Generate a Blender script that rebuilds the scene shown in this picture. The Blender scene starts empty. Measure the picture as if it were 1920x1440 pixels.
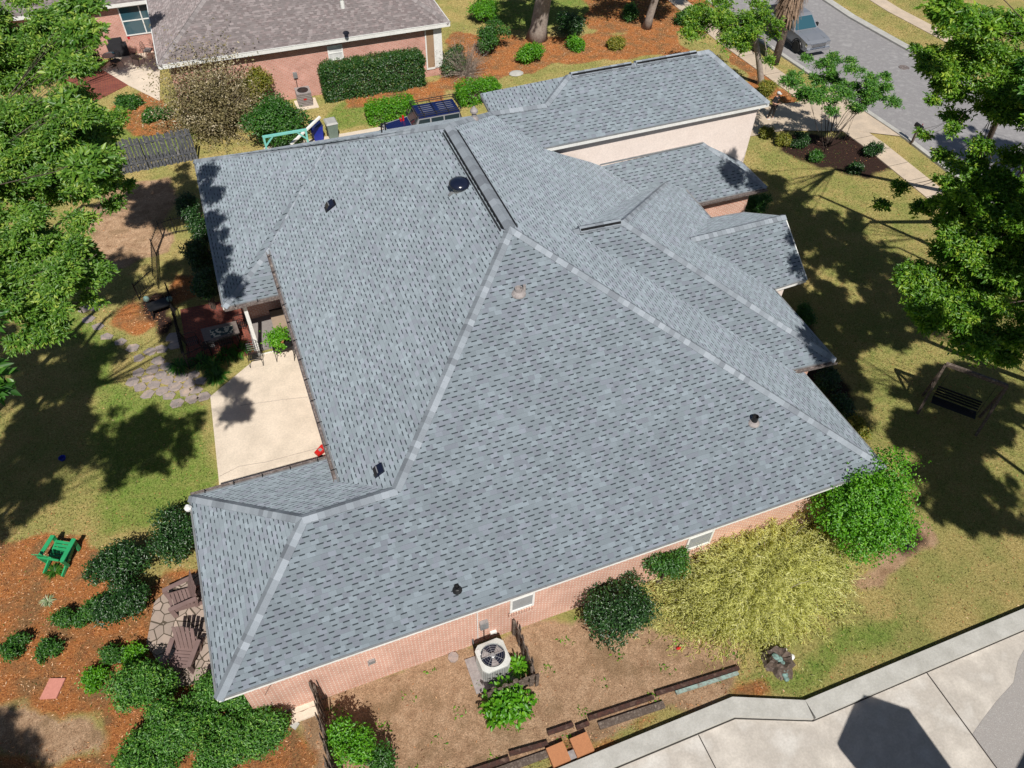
import bpy, math, random
import numpy as np
from mathutils import Matrix, Vector
random.seed(7); rng = np.random.default_rng(11)
sc = bpy.context.scene
C = sc.collection
# ------------------------------------------------------------------ camera
CAM = np.array([4.1316, -9.3408, 23.976]); FPX = 1469.7
CR = np.array([0.93371024, -0.35755137, 0.01849872]); CU = np.array([0.25665051, 0.70445325, 0.6617221]); CF = np.array([0.24963112, 0.613109, -0.74952095])
cd = bpy.data.cameras.new('camera'); co = bpy.data.objects.new('camera', cd); C.objects.link(co); sc.camera = co
cd.sensor_width = 36; cd.lens = 36 * FPX / 1920; cd.clip_end = 2000; cd.clip_start = 0.5
M4 = Matrix(((CR[0], CU[0], -CF[0], CAM[0]), (CR[1], CU[1], -CF[1], CAM[1]), (CR[2], CU[2], -CF[2], CAM[2]), (0, 0, 0, 1)))
co.matrix_world = M4
# ------------------------------------------------------------------ sky and sun
SUN_EL = math.radians(51); SUN_AZ = math.radians(189)
w = bpy.data.worlds.new("World"); sc.world = w; w.use_nodes = True
wn = w.node_tree; bg = wn.nodes['Background']; sky = wn.nodes.new('ShaderNodeTexSky')
sky.sky_type = 'NISHITA'; sky.sun_disc = False; sky.sun_elevation = SUN_EL; sky.sun_rotation = SUN_AZ
sky.air_density = 1.0; sky.dust_density = 0.6
wn.links.new(sky.outputs[0], bg.inputs[0]); bg.inputs[1].default_value = 0.052
sl = bpy.data.lights.new('sun', 'SUN'); sl.energy = 5.0; sl.angle = math.radians(0.5); sl.color = (1.0, 0.955, 0.88)
so = bpy.data.objects.new('sun', sl); C.objects.link(so)
sd = Vector((math.sin(SUN_AZ) * math.cos(SUN_EL), math.cos(SUN_AZ) * math.cos(SUN_EL), math.sin(SUN_EL)))
so.rotation_euler = sd.to_track_quat('Z', 'Y').to_euler(); so.location = (0, -20, 40)
sc.view_settings.view_transform = 'Standard'; sc.view_settings.look = 'None'
sc.view_settings.exposure = 0.0; sc.view_settings.gamma = 1.0

# ------------------------------------------------------------------ survey helpers (real-world positions)
def ray(px, py): return CF * FPX + CR * (px - 960) - CU * (py - 720)
def at(px, py, z):
    d = ray(px, py); return CAM + d * ((z - CAM[2]) / d[2])
def onp(px, py, n, p0):
    d = ray(px, py); n = np.array(n, float); return CAM + d * ((n @ (np.array(p0, float) - CAM)) / (n @ d))
def over(P_, h):
    """the point h above P_ on its line to the sun"""
    return np.array(P_) + np.array(sd) / sd.z * h
def gz(x, y): return -0.9 * min(max((y - 20) / 16.0, 0), 1)
def G(px, py, h=0.0):
    z = 0.0
    for i in range(25):
        P = at(px, py, z + h); z = gz(P[0], P[1])
    P = at(px, py, z + h); return np.array([P[0], P[1], z + h])

# ------------------------------------------------------------------ materials
MATS = {}
def _new(name):
    m = bpy.data.materials.new(name); m.use_nodes = True; MATS[name] = m
    nt = m.node_tree; return m, nt, nt.nodes['Principled BSDF']
def N(nt, t, **k):
    n = nt.nodes.new(t)
    for a, b in k.items():
        if a.startswith('i_'): n.inputs[int(a[2:])].default_value = b
        else: setattr(n, a, b)
    return n
def L(nt, a, b): nt.links.new(a, b)
def mathn(nt, op, a, b=None, c=None):
    n = nt.nodes.new('ShaderNodeMath'); n.operation = op
    for i, v in enumerate((a, b, c)):
        if v is None: continue
        if isinstance(v, (int, float)): n.inputs[i].default_value = v
        else: nt.links.new(v, n.inputs[i])
    return n.outputs[0]
def mixc(nt, f, a, b, bt='MIX'):
    n = nt.nodes.new('ShaderNodeMix'); n.data_type = 'RGBA'; n.blend_type = bt
    for s, v in ((0, f), (6, a), (7, b)):
        if isinstance(v, (int, float)): n.inputs[s].default_value = v
        elif isinstance(v, tuple): n.inputs[s].default_value = (*v[:3], 1)
        else: nt.links.new(v, n.inputs[s])
    return n.outputs[2]
def ramp(nt, f, stops):
    n = nt.nodes.new('ShaderNodeValToRGB'); e = n.color_ramp.elements
    while len(e) < len(stops): e.new(0.5)
    for q, (p, c) in zip(e, stops): q.position = p; q.color = (*c, 1)
    nt.links.new(f, n.inputs[0]); return n.outputs[0]
def coords(nt, scale=1.0, kind='Object', sxyz=None):
    if kind == 'World':
        g = nt.nodes.new('ShaderNodeNewGeometry'); o = g.outputs['Position']
    else:
        t = nt.nodes.new('ShaderNodeTexCoord'); o = t.outputs[kind]
    mp = nt.nodes.new('ShaderNodeMapping'); mp.inputs['Scale'].default_value = sxyz or (scale,) * 3
    nt.links.new(o, mp.inputs[0]); return mp.outputs[0]
def noise(nt, vec, sc_=5, det=4, rough=0.55):
    n = nt.nodes.new('ShaderNodeTexNoise'); n.inputs['Scale'].default_value = sc_; n.inputs['Detail'].default_value = det
    n.inputs['Roughness'].default_value = rough; nt.links.new(vec, n.inputs['Vector']); return n.outputs[0]
def bump(nt, b, h, s=0.4, d=0.02):
    n = nt.nodes.new('ShaderNodeBump'); n.inputs['Strength'].default_value = s; n.inputs['Distance'].default_value = d
    nt.links.new(h, n.inputs['Height']); nt.links.new(n.outputs[0], b.inputs['Normal'])
def plain(name, c1, c2=None, rough=0.7, sc_=3.0, metal=0.0, bmp=0.2, spec=0.4, det=5, c3=None):
    m, nt, b = _new(name); v = coords(nt, 1, 'World'); f = noise(nt, v, sc_, det)
    c2 = c2 or tuple(x * 0.75 for x in c1)
    st = [(0.32, c1), (0.68, c2)] if c3 is None else [(0.3, c1), (0.52, c2), (0.72, c3)]
    fm = ramp(nt, noise(nt, v, max(sc_ * 9, 14), 6, .75), [(0.3, (.84, .84, .84)), (0.7, (1.14, 1.14, 1.14))])
    L(nt, mixc(nt, .9 if bmp else 0.0, ramp(nt, f, st), fm, 'MULTIPLY'), b.inputs['Base Color'])
    b.inputs['Roughness'].default_value = rough; b.inputs['Metallic'].default_value = metal
    b.inputs['Specular IOR Level'].default_value = spec
    if bmp: bump(nt, b, noise(nt, v, sc_ * 8, 3), bmp, 0.01)
    return m
def leafmat(name, a, b_, trans=0.35, rough=0.45, c=None):
    m, nt, b = _new(name); at_ = nt.nodes.new('ShaderNodeAttribute'); at_.attribute_name = 'tint'
    col = ramp(nt, at_.outputs['Fac'], [(0.0, a), (0.6, b_), (1.0, c or b_)])
    L(nt, col, b.inputs['Base Color']); b.inputs['Roughness'].default_value = rough; b.inputs['Specular IOR Level'].default_value = 0.55
    tr = nt.nodes.new('ShaderNodeBsdfTranslucent'); L(nt, mixc(nt, 1.0, col, (1.0, 1.0, 0.45), 'MULTIPLY'), tr.inputs[0])
    mx = nt.nodes.new('ShaderNodeMixShader'); mx.inputs[0].default_value = trans
    L(nt, b.outputs[0], mx.inputs[1]); L(nt, tr.outputs[0], mx.inputs[2])
    L(nt, mx.outputs[0], nt.nodes['Material Output'].inputs[0]); return m
def shingle(name, base, dash, var, warm=(0, 0, 0), dashp=0.86, big=0.6):
    m, nt, b = _new(name); uv = nt.nodes.new('ShaderNodeUVMap'); sp = nt.nodes.new('ShaderNodeSeparateXYZ'); L(nt, uv.outputs[0], sp.inputs[0])
    u, v = sp.outputs[0], sp.outputs[1]
    r = mathn(nt, 'DIVIDE', v, 0.146); row = mathn(nt, 'FLOOR', r); fr = mathn(nt, 'FRACT', r)
    # courses stagger by a fixed step plus a little scatter
    off = mathn(nt, 'MULTIPLY', row, 0.137)
    wn1 = N(nt, 'ShaderNodeTexWhiteNoise', noise_dimensions='1D'); L(nt, row, wn1.inputs['W'])
    off = mathn(nt, 'ADD', off, mathn(nt, 'MULTIPLY', wn1.outputs[0], 0.09))
    uu = mathn(nt, 'DIVIDE', mathn(nt, 'ADD', u, off), 0.31)
    cell = mathn(nt, 'FLOOR', uu); fu = mathn(nt, 'FRACT', uu)
    def wh(a, bb, k):
        cb = nt.nodes.new('ShaderNodeCombineXYZ'); L(nt, a, cb.inputs[0]); L(nt, bb, cb.inputs[1]); cb.inputs[2].default_value = k
        q = N(nt, 'ShaderNodeTexWhiteNoise', noise_dimensions='3D'); L(nt, cb.outputs[0], q.inputs['Vector']); return q.outputs[0]
    r1, r2, r3 = wh(cell, row, 1.3), wh(cell, row, 5.7), wh(cell, row, 9.1)
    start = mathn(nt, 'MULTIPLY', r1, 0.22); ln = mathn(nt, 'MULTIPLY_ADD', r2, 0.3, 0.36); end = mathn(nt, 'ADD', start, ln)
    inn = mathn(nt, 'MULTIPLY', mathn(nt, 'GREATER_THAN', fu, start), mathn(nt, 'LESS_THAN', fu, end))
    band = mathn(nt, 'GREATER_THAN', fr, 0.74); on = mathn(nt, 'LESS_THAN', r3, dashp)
    d = mathn(nt, 'MULTIPLY', mathn(nt, 'MULTIPLY', inn, band), on)  # dashes: dark granule band and the shadow under each tab, put into the colour
    # laminated tabs: each half cell has its own shade
    c2 = mathn(nt, 'FLOOR', mathn(nt, 'MULTIPLY', mathn(nt, 'ADD', u, off), 1 / 0.21)); sh = wh(c2, row, 2.2)
    pos = coords(nt, 1, 'World'); big_n = noise(nt, pos, big, 3); fine = noise(nt, pos, 60, 2, 0.8)
    k = mathn(nt, 'MULTIPLY_ADD', mathn(nt, 'POWER', sh, 2.2), var, 1 - var * 0.35)
    k = mathn(nt, 'MULTIPLY', k, mathn(nt, 'MULTIPLY_ADD', big_n, 0.22, 0.89)); k = mathn(nt, 'MULTIPLY', k, mathn(nt, 'MULTIPLY_ADD', fine, 0.4, 0.8))
    bc = mixc(nt, mathn(nt, 'GREATER_THAN', wh(c2, row, 7.7), 0.72), base, tuple(base[i] * 0.93 + warm[i] for i in range(3)))
    cb = nt.nodes.new('ShaderNodeCombineXYZ')
    for i in range(3): L(nt, k, cb.inputs[i])
    colr = mixc(nt, 1.0, bc, cb.outputs[0], 'MULTIPLY')
    # thin course line
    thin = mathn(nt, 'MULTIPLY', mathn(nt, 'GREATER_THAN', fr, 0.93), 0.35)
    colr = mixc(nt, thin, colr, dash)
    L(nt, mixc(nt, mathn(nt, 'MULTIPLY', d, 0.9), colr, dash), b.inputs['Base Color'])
    b.inputs['Roughness'].default_value = 0.88; b.inputs['Specular IOR Level'].default_value = 0.25
    if 'Diffuse Roughness' in b.inputs: b.inputs['Diffuse Roughness'].default_value = 1.0
    hgt = mathn(nt, 'SUBTRACT', mathn(nt, 'SUBTRACT', 1.0, fr), mathn(nt, 'MULTIPLY', d, 0.8)); bump(nt, b, mathn(nt, 'ADD', hgt, mathn(nt, 'MULTIPLY', fine, 0.5)), 0.5, 0.012)
    return m
def brick(name, c1, c2, mortar, sx=1.0, rough=0.9):
    m, nt, b = _new(name); uv = nt.nodes.new('ShaderNodeUVMap')
    t = nt.nodes.new('ShaderNodeTexBrick'); t.inputs['Scale'].default_value = 1.0; t.inputs['Brick Width'].default_value = 0.22 * sx; t.inputs['Row Height'].default_value = 0.078 * sx
    t.inputs['Mortar Size'].default_value = 0.013 * sx; t.inputs['Color1'].default_value = (*c1, 1); t.inputs['Color2'].default_value = (*c2, 1); t.inputs['Mortar'].default_value = (*mortar, 1)
    L(nt, uv.outputs[0], t.inputs[0]); pos = coords(nt, 1, 'World'); n = noise(nt, pos, 1.2, 4); st = ramp(nt, n, [(0.3, (0.8, 0.76, 0.72)), (0.7, (1.1, 1.08, 1.05))])
    L(nt, mixc(nt, 1.0, t.outputs[0], st, 'MULTIPLY'), b.inputs['Base Color']); b.inputs['Roughness'].default_value = rough
    bump(nt, b, mathn(nt, 'SUBTRACT', 1.0, t.outputs[1]), 0.5, 0.008); return m
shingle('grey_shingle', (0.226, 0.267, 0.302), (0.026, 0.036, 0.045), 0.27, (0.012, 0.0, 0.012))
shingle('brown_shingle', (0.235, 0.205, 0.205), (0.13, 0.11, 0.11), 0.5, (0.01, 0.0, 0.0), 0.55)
brick('pink_brick', (0.56, 0.24, 0.17), (0.62, 0.31, 0.23), (0.72, 0.62, 0.54))
brick('neighbour_brick', (0.62, 0.29, 0.24), (0.52, 0.22, 0.17), (0.62, 0.46, 0.40))
brick('paver_brick', (0.34, 0.10, 0.06), (0.24, 0.06, 0.045), (0.13, 0.06, 0.05), 1.3)
plain('blush_stucco', (0.80, 0.69, 0.63), (0.76, 0.65, 0.59), 0.9, 2.0, bmp=0.25)
plain('white_paint', (0.80, 0.80, 0.78), (0.70, 0.70, 0.68), 0.5, 1.5, bmp=0.05)
plain('soffit', (0.30, 0.27, 0.26), None, 0.8)
plain('black_metal', (0.018, 0.018, 0.02), (0.03, 0.03, 0.032), 0.38, 4, metal=0.3, bmp=0.02)
plain('black_gloss', (0.008, 0.012, 0.03), (0.012, 0.015, 0.032), 0.18, 4, bmp=0, spec=0.6)
plain('galvanised', (0.42, 0.43, 0.44), (0.30, 0.31, 0.32), 0.45, 5, metal=0.5, bmp=0.05)
plain('lead_grey', (0.36, 0.33, 0.32), (0.25, 0.22, 0.22), 0.6, 8, bmp=0.1)
plain('gutter_brown', (0.30, 0.26, 0.25), (0.12, 0.095, 0.09), 0.7, 7, c3=(0.38, 0.33, 0.30))
plain('ridge_grey', (0.30, 0.33, 0.36), (0.22, 0.25, 0.275), 0.9, 25, bmp=0.2)
plain('ac_beige', (0.60, 0.62, 0.60), (0.50, 0.51, 0.48), 0.5, 3, bmp=0.05)
plain('ac_brown', (0.16, 0.13, 0.12), (0.22, 0.18, 0.16), 0.6, 8)
plain('concrete', (0.64, 0.59, 0.53), (0.46, 0.42, 0.375), 0.9, 0.8, bmp=0.3, det=12, c3=(0.62, 0.59, 0.55))
plain('kerb_concrete', (0.50, 0.49, 0.46), (0.40, 0.39, 0.36), 0.9, 2.0, bmp=0.3, det=8)
plain('patio_concrete', (0.76, 0.65, 0.53), (0.62, 0.53, 0.43), 0.92, 1.3, bmp=0.35, det=12)
plain('sidewalk', (0.62, 0.50, 0.38), (0.50, 0.41, 0.32), 0.9, 1.6, bmp=0.3, det=9)
plain('aggregate', (0.42, 0.39, 0.37), (0.30, 0.28, 0.27), 0.95, 30, bmp=0.5, det=6, c3=(0.50, 0.48, 0.46))
plain('asphalt', (0.33, 0.32, 0.32), (0.26, 0.25, 0.255), 0.95, 2.2, bmp=0.4, det=12, c3=(0.36, 0.35, 0.35))
plain('dark_joint', (0.05, 0.045, 0.04), None, 0.95, 9)
plain('weathered_wood', (0.20, 0.155, 0.125), (0.085, 0.062, 0.05), 0.9, 9, bmp=0.5, c3=(0.28, 0.23, 0.19))
plain('blue_grey_wood', (0.16, 0.16, 0.17), (0.07, 0.075, 0.09), 0.9, 5, bmp=0.5, c3=(0.26, 0.25, 0.24))
plain('red_tie', (0.10, 0.042, 0.03), (0.05, 0.025, 0.02), 0.9, 6, bmp=0.5, c3=(0.16, 0.10, 0.075))
plain('terracotta', (0.50, 0.22, 0.10), (0.42, 0.18, 0.085), 0.9, 25, bmp=0.4)
plain('pink_paver', (0.62, 0.26, 0.20), (0.54, 0.22, 0.17), 0.9, 12, bmp=0.3)
plain('flagstone', (0.42, 0.33, 0.28), (0.28, 0.24, 0.23), 0.85, 2.2, bmp=0.5, c3=(0.50, 0.38, 0.30))
plain('bark', (0.17, 0.125, 0.10), (0.075, 0.055, 0.045), 0.95, 7, bmp=0.8, c3=(0.22, 0.175, 0.15))
plain('pale_bark', (0.42, 0.36, 0.31), (0.28, 0.22, 0.19), 0.9, 7, bmp=0.6)
plain('palm_thatch', (0.38, 0.27, 0.18), (0.20, 0.13, 0.09), 0.95, 12, bmp=0.5, c3=(0.50, 0.38, 0.28))
plain('green_plastic', (0.03, 0.36, 0.14), (0.025, 0.30, 0.115), 0.4, 3, bmp=0)
plain('mauve_plastic', (0.24, 0.165, 0.155), (0.20, 0.135, 0.125), 0.5, 3, bmp=0)
plain('blue_plastic', (0.012, 0.03, 0.34), (0.01, 0.025, 0.28), 0.4, 3, bmp=0)
plain('greygreen_plastic', (0.17, 0.23, 0.20), (0.14, 0.19, 0.17), 0.5, 3, bmp=0)
plain('bin_lid', (0.42, 0.42, 0.40), (0.34, 0.34, 0.33), 0.6, 3, bmp=0)
plain('teal_paint', (0.22, 0.60, 0.54), (0.16, 0.48, 0.44), 0.7, 12)
plain('red_cloth', (0.55, 0.008, 0.02), (0.42, 0.006, 0.015), 0.8, 5)
plain('dark_cloth', (0.03, 0.03, 0.035), None, 0.85)
plain('white_cloth', (0.72, 0.72, 0.70), (0.5, 0.5, 0.5), 0.85)
plain('skin', (0.50, 0.28, 0.20), (0.46, 0.25, 0.18), 0.6, bmp=0)
plain('tan_fabric', (0.40, 0.30, 0.22), (0.34, 0.26, 0.19), 0.9, 4)
plain('cream_fabric', (0.50, 0.48, 0.38), (0.04, 0.07, 0.07), 0.9, 5, bmp=0)
plain('jeep_paint', (0.006, 0.014, 0.075), (0.008, 0.016, 0.085), 0.22, 2, bmp=0, spec=0.6)
plain('jeep_door', (0.30, 0.31, 0.33), (0.27, 0.28, 0.30), 0.3, 2, bmp=0, spec=0.6)
plain('silver_paint', (0.40, 0.42, 0.46), (0.37, 0.39, 0.43), 0.28, 2, metal=0.55, bmp=0)
plain('chrome', (0.75, 0.77, 0.80), (0.7, 0.72, 0.75), 0.12, 2, metal=1.0, bmp=0)
plain('tyre', (0.02, 0.02, 0.02), None, 0.85, 8)
plain('red_plastic', (0.60, 0.02, 0.015), None, 0.4, bmp=0)
plain('turquoise_stone', (0.24, 0.40, 0.36), (0.10, 0.13, 0.12), 0.85, 14, bmp=0.5)
plain('stained_timber', (0.17, 0.13, 0.11), (0.30, 0.42, 0.38), 0.9, 7, bmp=0.5, c3=(0.20, 0.16, 0.14))
plain('shade_screen', (0.32, 0.33, 0.34), (0.27, 0.28, 0.29), 0.6, 2)
plain('tan_door', (0.36, 0.24, 0.15), (0.33, 0.22, 0.14), 0.7, 2)
m, nt, b = _new('glass_dark'); b.inputs['Base Color'].default_value = (0.02, 0.035, 0.045, 1); b.inputs['Roughness'].default_value = 0.06; b.inputs['Specular IOR Level'].default_value = 0.8
m, nt, b = _new('glass_blue'); b.inputs['Base Color'].default_value = (0.03, 0.09, 0.12, 1); b.inputs['Roughness'].default_value = 0.08; b.inputs['Specular IOR Level'].default_value = 0.9
# leaves
leafmat('leaf_bright', (0.05, 0.15, 0.015), (0.16, 0.32, 0.035), 0.38, 0.42, (0.40, 0.52, 0.09))
leafmat('leaf_right', (0.05, 0.16, 0.012), (0.18, 0.36, 0.025), 0.38, 0.42, (0.42, 0.55, 0.06))
leafmat('leaf_nandina', (0.03, 0.12, 0.012), (0.10, 0.28, 0.03), 0.3, 0.42, (0.28, 0.48, 0.07))
leafmat('leaf_mid', (0.02, 0.08, 0.008), (0.05, 0.17, 0.018), 0.3, 0.42, (0.12, 0.26, 0.03))
leafmat('leaf_dark', (0.010, 0.035, 0.008), (0.025, 0.085, 0.016), 0.2, 0.35, (0.07, 0.16, 0.03))
leafmat('leaf_lime', (0.05, 0.20, 0.005), (0.12, 0.36, 0.010), 0.35, 0.42, (0.24, 0.50, 0.03))
leafmat('leaf_straw', (0.50, 0.52, 0.16), (0.86, 0.86, 0.36), 0.4, 0.6, (0.95, 0.94, 0.56))
leafmat('leaf_olive', (0.11, 0.10, 0.035), (0.27, 0.22, 0.10), 0.25, 0.6, (0.60, 0.52, 0.38))
leafmat('leaf_hedge', (0.015, 0.06, 0.012), (0.04, 0.13, 0.02), 0.2, 0.35, (0.16, 0.19, 0.04))
leafmat('leaf_yellow', (0.12, 0.16, 0.012), (0.26, 0.26, 0.03), 0.3, 0.5, (0.42, 0.30, 0.05))
leafmat('leaf_pale', (0.25, 0.33, 0.16), (0.42, 0.50, 0.30), 0.3, 0.5, (0.6, 0.62, 0.45))
leafmat('twig_grey', (0.26, 0.21, 0.17), (0.38, 0.32, 0.27), 0.0, 0.8)

# voronoi flagstone paving
m, nt, b = _new('flag_paving'); v = coords(nt, 1, 'World')
vo = nt.nodes.new('ShaderNodeTexVoronoi'); vo.feature = 'DISTANCE_TO_EDGE'; vo.inputs['Scale'].default_value = 2.6; L(nt, v, vo.inputs[0])
vc = nt.nodes.new('ShaderNodeTexVoronoi'); vc.inputs['Scale'].default_value = 2.6; L(nt, v, vc.inputs[0])
cc = mixc(nt, noise(nt, v, 5, 6), (0.50, 0.40, 0.33), (0.34, 0.28, 0.25)); bw = nt.nodes.new('ShaderNodeRGBToBW'); L(nt, vc.outputs['Color'], bw.inputs[0]); cc = mixc(nt, 1.0, cc, ramp(nt, bw.outputs[0], [(0, (0.72, .72, .72)), (1, (1.15, 1.12, 1.1))]), 'MULTIPLY')
ed = mathn(nt, 'LESS_THAN', vo.outputs['Distance'], 0.035); L(nt, mixc(nt, ed, cc, (0.09, 0.07, 0.05)), b.inputs['Base Color']); b.inputs['Roughness'].default_value = 0.9
bump(nt, b, mathn(nt, 'SUBTRACT', 1.0, ed), 0.5, 0.01)

# ground: zone weights are stored per vertex (R straw litter, G green grass, B dark mulch), bare sandy soil and dry turf elsewhere
m, nt, b = _new('ground_mix'); v = coords(nt, 1, 'World')
za = nt.nodes.new('ShaderNodeAttribute'); za.attribute_name = 'zone'; zs = nt.nodes.new('ShaderNodeSeparateColor'); L(nt, za.outputs['Color'], zs.inputs[0])
nb = noise(nt, v, 0.55, 6, 0.6); nm = noise(nt, v, 2.6, 6, 0.65); nf = noise(nt, v, 11, 8, 0.82); nff = noise(nt, v, 40, 3, 0.8)
mpz = nt.nodes.new('ShaderNodeMapping'); mpz.inputs['Scale'].default_value = (1.0, 2.6, 1); mpz.inputs['Rotation'].default_value = (0, 0, 0.6); L(nt, v, mpz.inputs[0])
nst = noise(nt, mpz.outputs[0], 8, 8, 0.85)
soil = ramp(nt, nm, [(0.25, (0.30, 0.175, 0.11)), (0.5, (0.50, 0.325, 0.22)), (0.75, (0.62, 0.43, 0.31))])
soil = mixc(nt, ramp(nt, nf, [(0.42, (0, 0, 0)), (0.62, (.6, .6, .6))]), soil, (0.20, 0.115, 0.07))
dry = ramp(nt, nf, [(0.3, (0.16, 0.12, 0.04)), (0.5, (0.42, 0.32, 0.13)), (0.72, (0.62, 0.52, 0.27))])
dry = mixc(nt, ramp(nt, nb, [(0.4, (0, 0, 0)), (0.62, (1, 1, 1))]), dry, ramp(nt, nf, [(0.3, (0.12, 0.12, 0.025)), (0.7, (0.44, 0.42, 0.16))]))
grs = ramp(nt, nf, [(0.3, (0.04, 0.09, 0.012)), (0.5, (0.15, 0.24, 0.04)), (0.72, (0.40, 0.44, 0.15))])
straw = ramp(nt, nst, [(0.30, (0.09, 0.028, 0.012)), (0.46, (0.33, 0.115, 0.04)), (0.60, (0.55, 0.24, 0.09)), (0.74, (0.72, 0.44, 0.24))])
straw = mixc(nt, ramp(nt, noise(nt, v, 1.1, 5, .6), [(0.45, (0, 0, 0)), (0.62, (.75, .75, .75))]), straw, ramp(nt, nf, [(0.3, (0.07, 0.04, 0.02)), (0.7, (0.30, 0.20, 0.11))]))
soil = mixc(nt, ramp(nt, noise(nt, v, 0.8, 4, .6), [(0.50, (0, 0, 0)), (0.62, (.7, .7, .7))]), soil, (0.26, 0.165, 0.10))
mulch = ramp(nt, nf, [(0.3, (0.012, 0.008, 0.007)), (0.6, (0.05, 0.026, 0.022)), (0.75, (0.12, 0.06, 0.045))])
def wgt(ch, lo=0.35, hi=0.65, k=0.7):
    x = mathn(nt, 'ADD', ch, mathn(nt, 'MULTIPLY', mathn(nt, 'SUBTRACT', mathn(nt, 'ADD', mathn(nt, 'MULTIPLY', nm, 0.6), mathn(nt, 'MULTIPLY', nf, 0.4)), 0.5), k))
    q = nt.nodes.new('ShaderNodeMapRange'); q.inputs[1].default_value = lo; q.inputs[2].default_value = hi; L(nt, x, q.inputs[0]); return q.outputs[0]
col = mixc(nt, wgt(za.outputs['Alpha']), soil, dry)
col = mixc(nt, wgt(zs.outputs[1]), col, grs); col = mixc(nt, wgt(zs.outputs[0]), col, straw); col = mixc(nt, wgt(zs.outputs[2]), col, mulch)
n22 = noise(nt, v, 24, 4, .8); col = mixc(nt, 1.0, col, ramp(nt, n22, [(0.33, (.44, .45, .40)), (0.5, (.84, .86, .80)), (0.68, (1.35, 1.36, 1.26))]), 'MULTIPLY')
L(nt, col, b.inputs['Base Color']); b.inputs['Roughness'].default_value = 0.97; b.inputs['Specular IOR Level'].default_value = 0.15; b.inputs['Diffuse Roughness'].default_value = 0.8
bump(nt, b, mathn(nt, 'ADD', nf, mathn(nt, 'MULTIPLY', nff, 0.6)), 0.9, 0.05)

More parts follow.
